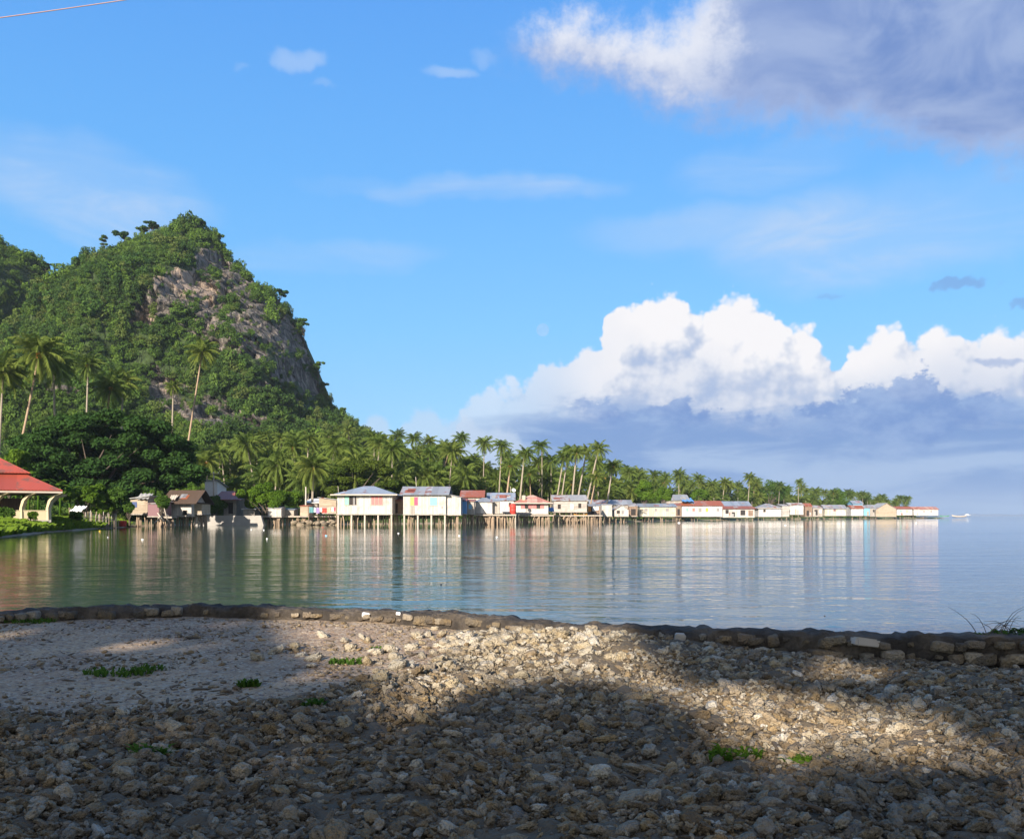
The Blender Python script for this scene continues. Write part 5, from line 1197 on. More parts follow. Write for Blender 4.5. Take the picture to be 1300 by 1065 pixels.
    if deck:
        m_ = MB(); dz = zf - .05; n_ = int(w / .3)
        for k in range(n_): m_.box((-w / 2 + (k + .5) * w / n_, -deck / 2, dz), (w / n_ - .04, deck, .05))
        m_.build('deck', M['grey_planks'], root)
    return root

H1 = house('large pale plank stilt house with grey-blue hip roof, mint and pink shutters', 428, 498, 628, 652.3, 114, 'hip', 10.5, 'white_planks', 'tin_blue', 6.5, .75, trim=True,
      windows=[(437.3, 443.0, 629.5, 641, 'mint'), (443.6, 448, 629.5, 641, 'dark'), (448.4, 452.5, 629.5, 641, ['grey_paint', 'dark']), (471.5, 475.5, 629.5, 641, 'pink'), (476.3, 480.5, 629.5, 641, 'pink'), (481.3, 485.5, 629.5, 641, 'pink')], stilts=34, pale=5)
H2 = house('large pale plank stilt house with grey ridge roof, lime-pink shutters and light blue window', 512, 566, 628, 652.5, 112, 'gable_x', 10, 'white_planks', 'tin_grey', 6.0, .45,
      windows=[(521, 530.5, 631, 641.5, ['lime', 'magenta']), (546, 555, 631.5, 641.5, 'skyblue')], stilts=40, pale=4)
H3 = house('grey plank annex with lean-to roof joined to the right of the second large stilt house', 566, 585, 632, 653, 112.4, 'lean_r', 5, 'white_planks', 'tin_grey', 5, .15, stilts=16, pale=0, name='house_annex', cat='annex')
house('shadowed porch shed filling the gap between the two large stilt houses', 498.8, 511, 636, 652, 117, 'shed_back', 5, 'brown_planks', 'tin_rust', 4, .1, doors=[(500, 505, 639, 651, 'dark')], stilts=10, name='porch_shed', cat='shed')
house('narrow bright blue panelled shack right of the second large stilt house', 586, 592, 636, 652, 116, 'shed_back', 3, 'blue', 'tin_rust', 3, .1, stilts=8, name='shack', cat='shack')
house('narrow grey-blue shack with rusty roof between the blue shack and the white shed', 593, 602, 637, 652, 118, 'shed_back', 3, 'grey_planks', 'tin_rust', 3.5, .15, windows=[(595, 599, 640, 646, 'skyblue')], stilts=10, name='shack', cat='shack')
house('cream house under a heavily rusted red-brown roof behind the white shed', 587, 612, 631, 642, 128, 'gable_x', 8, 'cream_planks', 'tin_rust', 5, .4, stilts=8)
house('small white plank shed with grey roof standing on a forest of poles', 604, 625, 637.5, 651.5, 122, 'hip', 5, 'white_wall', 'tin_grey', 4, .25, stilts=34, name='stilt_shed', cat='shed')
house('weathered grey wooden shed squeezed between the white shed and the blue-grey gabled house', 625, 634, 637, 651, 123, 'shed_back', 2, 'grey_planks', 'tin_grey', 4, .1, stilts=12, name='stilt_shed', cat='shed')
house('white house with wide blue-grey roof and a pale triangular end, left of the red tank', 620, 652, 635, 651, 131, 'gable_x', 9, 'white_wall', 'tin_blue', 5.5, .3, stilts=26, windows=[(646, 649, 638, 643, 'dark')])
house('low white walled house under the striped red and cream hip roof', 655, 696, 638.5, 652, 141, 'hip', 9.5, 'white_wall', 'tin_rose', 6.5, .75, windows=[(661, 691, 640.5, 645.5, ['pink', 'dark', 'pink', 'pink', 'dark', 'pink'])], stilts=44, trim=True)
house('two-storey weathered grey plank house with pale tin roof and rust band', 703, 745, 636, 650, 152, 'shed_back', 8, 'grey_boards', 'tin_pale', 5, .3, windows=[(708, 712, 640, 646, 'dark'), (724, 728, 640, 646, 'white'), (734, 738, 639, 645, 'dark')], stilts=44, deck=1.0)
house('low lean-to with white and orange cloths hung right of the two-storey grey house', 748, 762, 643, 653, 162, 'shed_back', 3, 'brown_planks', 'tin_grey', 3, .1, doors=[(750, 754, 644, 652, 'dark')], stilts=14, name='lean_to', cat='shed')
house('long grey tin roofed shed behind the cloths and the pale plank hut', 750, 802, 641, 652, 178, 'gable_x', 6, 'grey_planks', 'tin_grey', 6, .3, stilts=12, name='long_shed', cat='shed')
house('pale square plank hut in front of the long grey roof', 764, 777, 641.5, 655, 168, 'shed_back', 1.5, 'white_planks', 'tin_pale', 3.5, .1, stilts=10, name='hut', cat='hut')
house('small gable-fronted grey hut with pale trim left of the cream building', 780, 798, 647, 655, 170, 'gable_y', 6, 'white_planks', 'tin_pale', 5, .35, windows=[(783, 787, 648, 652, 'dark'), (789, 792, 648, 652, 'grey_paint')], stilts=14, name='hut', cat='hut')
house('dark open porch hut between the gable-fronted hut and the cream building', 799, 809, 643, 655, 176, 'shed_back', 4, 'brown_planks', 'tin_pale', 4, .15, doors=[(801, 807, 646, 654, 'dark')], stilts=8, name='hut', cat='hut')
house('long cream building with blue-grey roof and three small windows', 812, 858, 643.5, 655.2, 200, 'gable_x', 4, 'cream_wall', 'tin_blue', 7, .35, windows=[(818, 822, 645.5, 649, 'grey_paint'), (831, 834, 645.5, 649, 'grey_paint'), (845, 849, 645.5, 649, 'grey_paint')], stilts=20, seed=4)
house('grey roofed house behind the cream building, beside the blue tarpaulin', 846, 874, 635, 645, 238, 'gable_x', 7, 'grey_planks', 'tin_grey', 8, .4, stilts=0, name='house', base=0.9)
house('small rusty porch hut between the cream building and the long white one', 858.5, 865, 642, 655, 214, 'shed_back', 3, 'brown_planks', 'tin_rust', 3, .1, doors=[(860, 863, 646, 654, 'dark')], stilts=6, name='hut', cat='hut')
house('long white two-part building under a rusty red roof, four windows', 866, 917, 642, 655.3, 236, 'gable_x', 6, 'white_wall', 'tin_rust', 7, .4, windows=[(871, 874, 645, 649, 'mint'), (879, 882, 645, 649, 'pink'), (887, 890.5, 645, 649.5, 'grey_paint'), (896, 899, 645, 649.5, 'yellow'), (910, 913, 645, 649, 'grey_paint')], stilts=20, seed=5)
house('open-fronted house with orange-rust awning right of the long white building', 918, 958, 646, 656.4, 256, 'shed_back', 3.5, 'white_planks', 'tin_rust', 4, .5, doors=[(921, 925, 647, 652, 'dark'), (929, 933, 650, 656, 'dark'), (940, 946, 647.5, 654, 'dark'), (950, 956, 648, 655, 'brown_planks')], stilts=16)
house('house with blue-grey roof rising behind the orange-rust awning', 913, 953, 642.5, 650, 266, 'gable_x', 6, 'white_wall', 'tin_blue', 8, .4, stilts=0, name='house', base=0.6)
house('white walled house with grey roof and orange eave line right of the awning', 963, 992, 645, 655.6, 284, 'hip', 5.5, 'white_wall', 'tin_grey', 7, .6, windows=[(969, 972, 646.5, 650, 'dark')], stilts=14, trim=True)
house('narrow grey plank house left of the bright white box-like house', 993, 1002, 642.5, 655.5, 302, 'shed_back', 2.5, 'grey_boards', 'tin_pale', 6, .2, stilts=8)
house('bright white box-like house raised on short posts in the far row', 1002.5, 1020, 641.5, 653, 306, 'gable_x', 3, 'white_wall', 'tin_pale', 6, .35, stilts=14)
house('first of the ramshackle brown shacks right of the box-like white house', 1022, 1031, 643, 655.5, 322, 'gable_x', 4, 'brown_planks', 'tin_rust', 5, .2, doors=[(1024, 1027, 648, 655, 'dark')], stilts=8, name='shack', cat='shack')
house('second ramshackle shack, paler, next to the brown one in the far row', 1032, 1044, 645, 655.4, 326, 'shed_back', 3.5, 'grey_planks', 'tin_pale', 5, .2, doors=[(1034, 1038, 647, 654, 'dark'), (1040, 1043, 647, 651, 'white')], stilts=10, name='shack', cat='shack')
house('cream walled house with long grey roof and half whitened front in the far row', 1047, 1074, 645.5, 654.5, 342, 'gable_x', 4.5, 'cream_wall', 'tin_grey', 6, .5, windows=[(1058, 1061, 646, 649, 'plum'), (1062, 1073, 649, 654, 'white')], stilts=16)
house('small blue-grey roofed house peeping above the far row', 1083, 1095, 639.5, 648, 372, 'gable_x', 4, 'skyblue', 'tin_blue', 6, .4, stilts=0, name='house', base=.5)
house('white house with orange-rust roof, left of the pale blue one in the far row', 1081, 1096, 645.5, 654.5, 362, 'gable_x', 4, 'white_wall', 'tin_rust', 6, .4, stilts=10)
house('pale blue fronted house right of the orange-rust roof in the far row', 1097, 1104, 645, 654.5, 368, 'gable_x', 3.5, 'skyblue', 'tin_grey', 5, .3, stilts=6)
house('small grey house left of the big brown gable in the far row', 1104.5, 1111, 645, 655, 374, 'gable_x', 4, 'grey_planks', 'tin_grey', 5, .3, doors=[(1108, 1110.5, 647, 654, 'dark')], stilts=6)
house('large brown gabled barn-like house near the end of the far row', 1112, 1138, 646.5, 655.6, 388, 'gable_y', 8, 'woven', 'tin_pale', 9, .5, stilts=14)
house('low white house with maroon eave right of the brown gable', 1138.8, 1158, 646, 653.8, 412, 'gable_x', 3, 'white_wall', 'tin_rust', 7, .5, windows=[(1142, 1145, 647.5, 650, 'mint'), (1150, 1153, 647.5, 650, 'peach')], stilts=12)
house('long white building with pale rose roof at the very tip of the village', 1160, 1191, 646.5, 654, 440, 'gable_x', 3.2, 'white_wall', 'tin_rose', 8, .5, windows=[(1172, 1174, 648, 650.5, 'grey_paint'), (1181, 1183, 648, 650.5, 'grey_paint')], stilts=14, seed=9)
# --- left part of the shore
house('leaning pale shack patched with a plum panel, leftmost of the huts on the water', 166, 187, 634, 652, 100, 'lean_l', 4, 'woven', 'tin_pale', 3.5, .3, doors=[(167, 174, 637, 644, 'navy')], stilts=12, rz=.1, name='shack', cat='shack')
house('low shack panel with plum coloured front propped on crooked poles', 187.5, 202, 640, 655, 99, 'shed_back', 3, 'plum', 'tin_pale', 3, .15, stilts=10, rz=-.08, name='shack', cat='shack')
house('woven walled hut with dark thatched roof right of the plum panelled shack', 216, 243, 637, 654.5, 103, 'gable_x', 14, 'white_planks', 'thatch', 4.5, .9, stilts=22, name='hut', cat='hut')
house('small brown leaning hut stuck to the right side of the thatched hut', 243.5, 256, 640, 652, 104, 'lean_r', 2, 'woven', 'thatch', 3, .15, stilts=10, name='hut', cat='hut')
house('dark tin roofed hut above the sea wall with grey plank front', 284, 300, 633, 654, 119, 'gable_x', 9, 'grey_planks', 'tin_rust', 5, 1.1, doors=[(290, 296, 638, 652, 'dark')], stilts=0, name='hut', cat='hut', base=.9)
house('white sheet roofed shelter high behind the dark tin roofed hut', 260, 276, 618, 632, 128, 'shed_front', 8, 'white', 'tin_grey', 4, .3, stilts=0, name='shelter', cat='shelter', base=1.5)
house('pale box-like shed on tall poles at the water edge, right of the sea wall', 340, 357, 645.5, 655.5, 117, 'shed_back', 2, 'white_planks', 'tin_grey', 2.2, .15, stilts=14, name='stilt_shed', cat='shed')
house('low stall under a white sheet at the end of the sea wall', 309, 323, 647, 654.5, 119, 'shed_back', 2, 'grey_planks', 'white', 2.5, .2, stilts=6, name='stall', cat='stall')
house('low blue-grey shed right of the pale box-like shed', 359, 373, 647.5, 654.5, 119, 'shed_back', 2, 'grey_planks', 'tin_blue', 2.5, .2, stilts=10, name='stilt_shed', cat='shed')
house('upright brown hut left of the clothesline', 381, 391, 643, 655, 117, 'shed_back', 1.5, 'woven', 'tin_rust', 2.5, .1, stilts=10, name='hut', cat='hut')
house('hut with bright white roof behind the clothesline', 388, 403, 639, 652, 124, 'shed_back', 6, 'grey_planks', 'white', 4, .3, doors=[(397, 402, 643, 651, 'dark')], stilts=6, name='hut', cat='hut')
house('woven walled hut left of the hip-roofed stilt house', 405, 427, 635, 651, 121, 'lean_r', 3, 'woven', 'tin_pale', 4, .2, stilts=10, name='hut', cat='hut')
# walkway along the fronts
def deck(label, x0, x1, yz, Y, d, n, seed):
    s = Y / F; w = (x1 - x0) * s; z = Z_(yz, Y); root = thing('walkway', label, 'walkway', (X_((x0 + x1) / 2, Y), Y, 0)); mb = MB(); k = int(w / .28)
    for i in range(k): mb.box((-w / 2 + (i + .5) * w / k, d / 2, z), (w / k - .04, d, .06))
    mb.box((0, .1, z - .09), (w, .1, .12)); mb.box((0, d - .1, z - .09), (w, .1, .12)); mb.build('planking', M['stilt_pale'], root)
    stilts_for(root, w, d, z, n, 0, random.Random(seed))
deck('plank walkway on poles in front of the low sheds right of the sea wall', 326, 428, 655, 118.5, 1.3, 46, 1)
deck('small landing on poles between the white shed and the red tank', 596, 655, 653.2, 121, 1.2, 60, 2)
deck('rickety landing of poles below the striped red roof', 655, 703, 653.8, 139, 1.4, 50, 3)
deck('cluttered landing of poles below the two-storey grey house', 700, 765, 654.0, 150, 1.4, 62, 4)
deck('crooked plank landing between the two leaning shacks', 200, 218, 656, 98, 1.6, 14, 5)
# concrete embankment in front of the dark roofed hut
mb = MB(); s = 115 / F; z1 = Z_(654.3, 115); xa, xb = X_(247, 115), X_(331, 115); xc = (xa + xb) / 2
mb.quadmesh([(xa - xc, -.5, -1), (xb - xc + .8, -.5, -1), (xb - xc, 0, z1), (xa - xc, 0, z1), (xa - xc, .6, -1), (xb - xc + .8, .6, -1), (xb - xc, .6, z1), (xa - xc, .6, z1)], [(0, 1, 2, 3), (3, 2, 6, 7), (4, 7, 6, 5), (1, 5, 6, 2), (0, 3, 7, 4)])
o = mb.build('embankment', M['concrete']); o.location = (xc, 115, 0); tag(o, 'sloping grey concrete sea wall below the round bright green tree', 'sea wall')
mb = MB(); rg = random.Random(5); parts = []
rock_lib = [rock_mesh(s + 200, 2, .15, M['wallstone'], (1, .8, .6)) for s in range(4)]
for i in range(46):
    px = rg.uniform(372, 430); Y = rg.uniform(116.5, 119); o = link('shore_rock', rg.choice(rock_lib), None); q = rg.uniform(.25, .6); o.scale = (q, q, q); o.location = (X_(px, Y), Y, rg.uniform(-.1, .45)); o.rotation_euler = (rg.uniform(-.5, .5), rg.uniform(-.5, .5), rg.uniform(0, 6))
    tag(o, 'boulder in the low rock bank under the clothesline', 'rock', 'rocks of the bank under the clothesline')

# water tank, tarpaulins, dish, pole
def lathe(prof, n=20):
    mb = MB(); V = []; Fq = []
    for (r, z) in prof:
        for k in range(n): V.append((math.cos(2 * PI * k / n) * r, math.sin(2 * PI * k / n) * r, z))
    for i in range(len(prof) - 1):
        for k in range(n): Fq.append((i * n + k, i * n + (k + 1) % n, (i + 1) * n + (k + 1) % n, (i + 1) * n + k))
    mb.quadmesh(V, Fq); return mb
Y = 128; s = Y / F; root = thing('water_tank', 'tall red cylindrical water tank on a pole platform', 'water tank', (X_(651, Y), Y, 0)); zb = Z_(652.5, Y); zt = Z_(640, Y); r = 4.2 * s
h = zt - zb; lathe([(0.02, zb), (r * .93, zb), (r, zb + .06), (r, zb + h * .33), (r * 1.04, zb + h * .36), (r, zb + h * .39), (r, zb + h * .66), (r * 1.04, zb + h * .69), (r, zb + h * .72), (r, zt - .08), (r * .8, zt), (.02, zt + .02)]).build('tank_body', M['red'], root, True)
lathe([(.02, zt + .10), (r * .3, zt + .10), (r * .32, zt)]).build('cap', M['red'], root, True)
mb = MB(); mb.box((0, 0, zb - .08), (2.2 * r, 2.2 * r, .12)); mb.build('platform', M['grey_planks'], root)
for dx, dy in ((-1, -1), (1, -1), (1, 1), (-1, 1)): mb = MB(); mb.tube([(0, 0, -1.5), (0, 0, zb - .14)], .08, 6); mb.build('stilt', M['stilt_pale'], root, True, (dx * r * .8, dy * r * .8, 0))
Y = 134; root = thing('satellite_dish', 'white round satellite dish on a mast above the blue-grey gable', 'satellite dish', (X_(652, Y), Y, Z_(634, Y)))
MB().tube([(0, 0, -.5), (0, 0, Z_(623, Y) - Z_(634, Y))], .035, 6).build('mast', M['stilt_pale'], root, True)
dz = Z_(622.5, Y) - Z_(634, Y); V = []; Fq = []; n = 18
dm = lathe([(.02, 0), (.12, .01), (.22, .04), (.30, .08), (.32, .10), (.30, .10), (.2, .06), (.02, .02)], n).build('dish', M['white'], root, True); dm.location = (0, -.1, dz); dm.rotation_euler = (R(62), 0, R(15))
Y = 142; o = thing('roof_tank', 'small cream water tank standing behind the striped red roof', 'water tank', (X_(665, Y), Y, Z_(637, Y)))
lathe([(.02, .2), (.34, .2), (.36, .3), (.36, .95), (.28, 1.05), (.02, 1.08)]).build('tank_body', M['cream_wall'], o, True); MB().box((0, 0, .1), (.8, .8, .16)).build('stand', M['stilt'], o)
def pole(px, ytop, ybot, Y, label, arm=True):
    zb = Z_(ybot, Y); h = Z_(ytop, Y) - zb; root = thing('utility_pole', label, 'utility pole', (X_(px, Y), Y, zb)); MB().tube([(0, 0, -2.5), (0.03, 0, h)], [.13, .09], 8).build('mast', M['stilt_pale'], root, True)
    if arm:
        MB().box((0, -.09, h - .25), (1.7, .09, .1)).build('crossarm', M['stilt'], root)
        for k in (-.7, 0, .7): lathe([(.01, 0), (.05, 0), (.06, .08), (.03, .14), (.01, .15)], 8).build('insulator', M['white'], root, True).location = (k, -.09, h - .2)
pole(271, 599, 634, 122, 'pale utility pole with crossarm standing among the huts above the sea wall')
pole(388, 618, 652, 119, 'thin bare pole beside the hut with the bright white roof', False)
pole(333, 617, 640, 121, 'thin pale pole standing in front of the round bright green tree', False)
def tarp(name, label, px0, px1, py0, py1, Y, col, d=2.0, tilt=.5):
    s = Y / F; w = (px1 - px0) * s; h = (py1 - py0) * s; nx, ny = 14, 8; V = []; Fq = []; rg = random.Random(int(px0))
    for j in range(ny + 1):
        for i in range(nx + 1): V.append(((i / nx - .5) * w, j / ny * d, j / ny * h + .09 * h * math.sin(i * 1.3 + j) + .04 * h * math.sin(i * 3.1)))
    k = len(V); V += [(a, b, c - .03) for a, b, c in V]
    for j in range(ny):
        for i in range(nx):
            a = j * (nx + 1) + i; Fq += [(a, a + 1, a + nx + 2, a + nx + 1), (k + a + nx + 1, k + a + nx + 2, k + a + 1, k + a)]
    o = link(name, mesh_np(name, V, Fq, True), M[col]); o.location = (X_((px0 + px1) / 2, Y), Y, Z_(py1, Y)); tag(o, label, 'tarpaulin')
tarp('tarpaulin', 'blue tarpaulin stretched on the roof behind the long rusty roof', 866, 881, 631.5, 636.5, 236, 'blue', 4)
tarp('tarpaulin', 'blue tarpaulin over the landing left of the two-storey grey house', 694.5, 703.5, 644, 649, 147, 'blue', 1.5)
tarp('tarpaulin', 'white sheet sagging over the stall by the pavilion fence', 88, 103, 642, 649, 82, 'white', 1.2)
tarp('tarpaulin', 'grey plastic sheet thrown on the thatch of the woven hut', 213, 222, 628, 634, 102.2, 'stilt_pale', 1.2)
tarp('tarpaulin', 'pale torn sheet on the roof of the leftmost leaning shack', 172, 188, 626, 633, 99.6, 'tin_pale', 1.5)

# washing
def clothesline(label, px0, px1, py, Y, items):
    s = Y / F; z = Z_(py, Y); xa, xb = X_(px0, Y), X_(px1, Y); root = thing('clothesline', label, 'clothesline', (xa, Y, 0)); L = xb - xa
    for x in (0, L): MB().tube([(x, 0, .2), (x, 0, z + .05)], .04, 6).build('post', M['stilt'], root, True)
    MB().tube([(L * i / 10, 0, z - .12 * math.sin(PI * i / 10)) for i in range(11)], .012, 5).build('line', M['white'], root, True)
    for (u0, u1, hpx, c, lab) in items:
        x0 = X_(u0, Y); x1 = X_(u1, Y); h = hpx * s; nx, ny = 8, 6; V = []; Fq = []; w = x1 - x0; f = ((x0 + x1) / 2 - xa) / L; zt = z - .12 * math.sin(PI * f)
        for j in range(ny + 1):
            for i in range(nx + 1): V.append(((i / nx - .5) * w * (1 - .08 * math.sin(j)), .05 * math.sin(i * 1.7 + j * .4) - .018, -j / ny * h - (.05 * h * math.sin(i * 2.2) if j == ny else 0)))
        k = len(V); V += [(a, b + .03, c_) for a, b, c_ in V]
        for j in range(ny):
            for i in range(nx):
                a = j * (nx + 1) + i; Fq += [(a + nx + 1, a + nx + 2, a + 1, a), (k + a, k + a + 1, k + a + nx + 2, k + a + nx + 1)]
        edge = [i for i in range(nx + 1)]
        for i in range(nx): Fq += [(i, i + 1, k + i + 1, k + i)]
        o = link('laundry', mesh_np('laundry', V, Fq, True), M[c]); o.location = ((x0 + x1) / 2, Y, zt); tag(o, lab, 'laundry')
clothesline('clothesline hung with bright washing left of the hip-roofed stilt house', 392, 427, 643.5, 116.5, [(392.5, 398, 7, 'teal', 'dark teal cloth, first on the clothesline from the left'), (398.5, 401, 6, 'white', 'small white cloth between the teal and violet ones'), (401.5, 405.5, 7, 'violet', 'violet cloth on the clothesline'), (406, 408.5, 5, 'white', 'narrow white shirt between the violet and red cloths'),
    (409, 414.5, 6.5, 'red', 'bright red cloth in the middle of the clothesline'), (415.5, 420, 6, 'peach', 'peach coloured cloth right of the red one'), (421, 423.5, 5.5, 'white', 'white cloth right of the peach coloured one'), (424, 426, 5, 'magenta', 'small magenta cloth, last on the clothesline')])
clothesline('short clothesline on the landing right of the two-storey grey house', 746, 761, 642.5, 159, [(746.5, 750.5, 6.5, 'orange', 'orange cloth hanging beside the two-storey grey house'), (752, 756, 5.5, 'white', 'white cloth right of the orange one'), (756.8, 760, 4.5, 'white', 'second white cloth, smaller, right of the orange one')])
# boats
def boat(label, px, py, Y, L, col, rz=0.0, outrig=True, cabin=False, grp=None):
    p = at(px, py, Y); root = thing('outrigger_boat' if outrig else 'small_boat', label, 'boat', (p.x, p.y, max(-.05, p.z) if p.z > .3 else -.02), rz, grp); V = []; Fq = []; n = 14; prof = [(-1, 1.0), (-.85, .45), (-.45, .08), (0, 0), (.45, .08), (.85, .45), (1, 1.0)]
    W = L * .085; H = L * .085
    for i in range(n + 1):
        t = i / n * 2 - 1; w = W * (1 - abs(t) ** 2.6) + .01; rise = H * .8 * abs(t) ** 2.5
        for (a, b) in prof: V.append((t * L / 2 * (1 - .04 * (1 - b)), a * w, b * H + rise))
    m_ = len(prof)
    for i in range(n):
        for j in range(m_ - 1): Fq.append((i * m_ + j, i * m_ + j + 1, (i + 1) * m_ + j + 1, (i + 1) * m_ + j))
    for i in range(n): a, b = i * m_, (i + 1) * m_; Fq.append((a, b, b + m_ - 1, a + m_ - 1))
    MB().quadmesh(V, Fq).build('hull', M[col], root, True)
    if outrig:
        for sgn in (-1, 1):
            MB().tube([(-L * .35, sgn * L * .2, .02), (L * .1, sgn * L * .2, 0), (L * .38, sgn * L * .2, .1)], .05, 6).build('outrigger', M['stilt_pale'], root, True)
        for k in (-.18, .18): MB().tube([(k * L, -L * .2, .06), (k * L, 0, H * 1.25), (k * L, L * .2, .06)], .03, 5).build('crossbeam', M['stilt_pale'], root, True)
    if cabin: MB().box((-.1 * L, 0, H * 1.9), (L * .35, W * 1.5, H * 1.5)).box((-.1 * L, 0, H * 2.75), (L * .4, W * 1.8, .06)).build('cabin', M['white'], root)
boat('orange boat pulled up under the two-storey grey house', 737, 655, 151, 2.4, 'orange', .15, False); boat('second, smaller orange boat beside the first under the landing', 747, 655.5, 152, 1.9, 'yellow', -.1, False)
boat('long pale brown outrigger boat off the tip of the village', 1218, 656.5, 470, 8.5, 'stilt_pale', .05); boat('white cabin boat on the horizon right of the tip', 1228.5, 654.6, 640, 5.5, 'white', .3, False, True)
boat('small green boat moored against the very tip of the point', 1199, 656, 455, 5, 'green', -.1)
# things adrift on the water
def bottle(px, py, r, col, label, grp=None):
    Y = HC * F / (py - HZ); root = thing('floating_bottle', label, 'litter', (X_(px, Y), Y, 0.0), random.Random(px).uniform(0, 3), grp); b = lathe([(.01, -1.6), (.8, -1.5), (1, -1.2), (1, .8), (.6, 1.3), (.3, 1.5), (.3, 1.9), (.01, 1.95)], 10).build('bottle_body', M[col], root, True); r *= .62; b.scale = (r,) * 3; b.rotation_euler = (R(90), 0, 0); b.location = (0, 0, r * .25)
for (px, py, r, c, lab) in [(319, 672.5, .09, 'white', 'white float, left one of the pair off the sea wall'), (335, 673, .10, 'white', 'white float, right one of the pair off the sea wall'), (339, 684, .07, 'white', 'white float below the pair off the sea wall'), (410, 669.5, .09, 'red', 'red floating bottle off the rock bank'), (414, 680, .07, 'skyblue', 'light blue floating bottle left of the big houses'),
    (127, 674.5, .12, 'yellow', 'yellow float near the grassy bank'), (181, 685, .06, 'white', 'small white float off the leaning shacks'), (137, 682, .05, 'white', 'tiny white float off the grassy bank'), (506, 677, .07, 'white', 'white float in front of the first large stilt house'), (583, 680, .06, 'white', 'white float in front of the second large stilt house'), (631, 682, .08, 'white', 'white float off the red tank'),
    (862, 664, .22, 'white', 'white float off the long white building'), (997, 667, .12, 'white', 'white float off the far row'), (1163, 664, .2, 'white', 'white float off the tip of the village'), (560, 742, .02, 'dark', 'dark bit of litter floating in the middle of the bay'), (1047, 782, .012, 'dark', 'dark bit of litter floating near the right of the wall')]:
    bottle(px, py, r, c, lab)

# ------------------------------------------------------------------ pavilion with red roof
def pavilion():
    Y0 = 70.0; zg = Z_(660, Y0); xr = X_(79, Y0); W = 15.0; D = 9.5; ze = Z_(623.5, Y0) - zg; rz = R(27.5); xc = xr - W / 2 * math.cos(rz)
    root = thing('pavilion', 'open pavilion with red tin hip roof and flaring cream columns on the grassy bank', 'pavilion', (xc, Y0 - W / 2 * math.sin(rz), zg), rz); a = W / 2
    zk = Z_(604.5, Y0 + 2.4) - zg; kx = 3.1; zt = zk + 1.75
    mb = MB(); x1 = a - kx + .5; th = .08; y1 = 2.4; yb = D - 2.4
    lo = [(-a, 0), (a, 0), (a, D), (-a, D)]; up = [(-x1, y1), (x1, y1), (x1, yb), (-x1, yb)]
    for i in range(4):
        j = (i + 1) % 4; mb.slab([(lo[i][0], lo[i][1], ze), (lo[j][0], lo[j][1], ze), (up[j][0], up[j][1], zk), (up[i][0], up[i][1], zk)], th)
    low = mb.build('roof', M['tin_red'], root)
    mb = MB(); u2 = [(-x1 - .25, y1 - .25), (x1 + .25, y1 - .25), (x1 + .25, yb + .25), (-x1 - .25, yb + .25)]; rr = x1 - 2.6; ym = D / 2; zu = zk + .14
    mb.slab([(*u2[0], zu), (*u2[1], zu), (rr, ym, zt), (-rr, ym, zt)], th); mb.slab([(*u2[2], zu), (*u2[3], zu), (-rr, ym, zt), (rr, ym, zt)], th); mb.slab([(*u2[1], zu), (*u2[2], zu), (rr, ym, zt)], th); mb.slab([(*u2[3], zu), (*u2[0], zu), (-rr, ym, zt)], th)
    mb.build('upper_roof', M['tin_red'], low)
    mb = MB(); mb.box((0, .02, ze - .09), (W + .04, .06, .14)); mb.box((a - .02, D / 2, ze - .09), (.06, D, .14)); mb.build('gutter', M['stilt_pale'], root)
    mb = MB(); mb.box((0, D / 2, ze - .16), (W - .3, D - .3, .05)); mb.build('ceiling', M['brown_planks'], root)
    # flaring columns: slim at the parapet, widening outwards to the eave
    def column(x, y, fx, fy):
        zp = .75; V = []; w = .16
        prof = [(0, 0.0, .30), (zp, 0.0, .26), (zp + .25, 0.02, .22), (zp + .8, .22, .26), (zp + 1.2, .62, .34), (ze - .18, 1.25, .30)]
        n = len(prof); Fq = []
        tx, ty = -fy, fx
        for (z, o_, t_) in prof:
            for sd in (-1, 1):
                for k in (-1, 1): V.append((fx * (o_ + k * t_ * .5) + tx * sd * w, fy * (o_ + k * t_ * .5) + ty * sd * w, z))
        for i in range(n - 1):
            b = i * 4; c = b + 4; Fq += [(b, b + 1, c + 1, c), (b + 3, b + 2, c + 2, c + 3), (b + 2, b, c, c + 2), (b + 1, b + 3, c + 3, c + 1)]
        Fq += [(0, 2, 3, 1), (4 * n - 4, 4 * n - 3, 4 * n - 1, 4 * n - 2)]
        MB().quadmesh(V, Fq).build('column', M['pav_cream'], root, False, (x, y, 0))
    sx = [a - 1.0 - 1.86 * k for k in range(10)]
    for i, x in enumerate(sx): column(x, 1.0, .75, -.66) if i < 9 else column(x, 1.0, -.75, -.66)
    for y in (3.2, 5.6, 8.0, 10.0): column(a - 1.0, y, 1, 0); column(-a + 1.0, y, -1, 0)
    # parapet wall between the columns
    mb = MB(); mb.box((0, 1.0, .36), (W - 2.0, .18, .72)); mb.box((a - 1.0, 5.5, .36), (.18, 8.8, .72)); mb.box((0, 1.0, .75), (W - 1.9, .26, .07)); mb.build('parapet', M['pav_cream'], root)
    mb = MB(); mb.box((0, D / 2, -.14), (W - 1.6, D - 1.6, .28)); mb.build('floor', M['concrete'], root)
    mb = MB(); mb.box((-1.0, D - 1.2, ze / 2 - .2), (W - 4, .12, ze - .5)); mb.build('back_wall', M['brown_planks'], root)
pavilion()
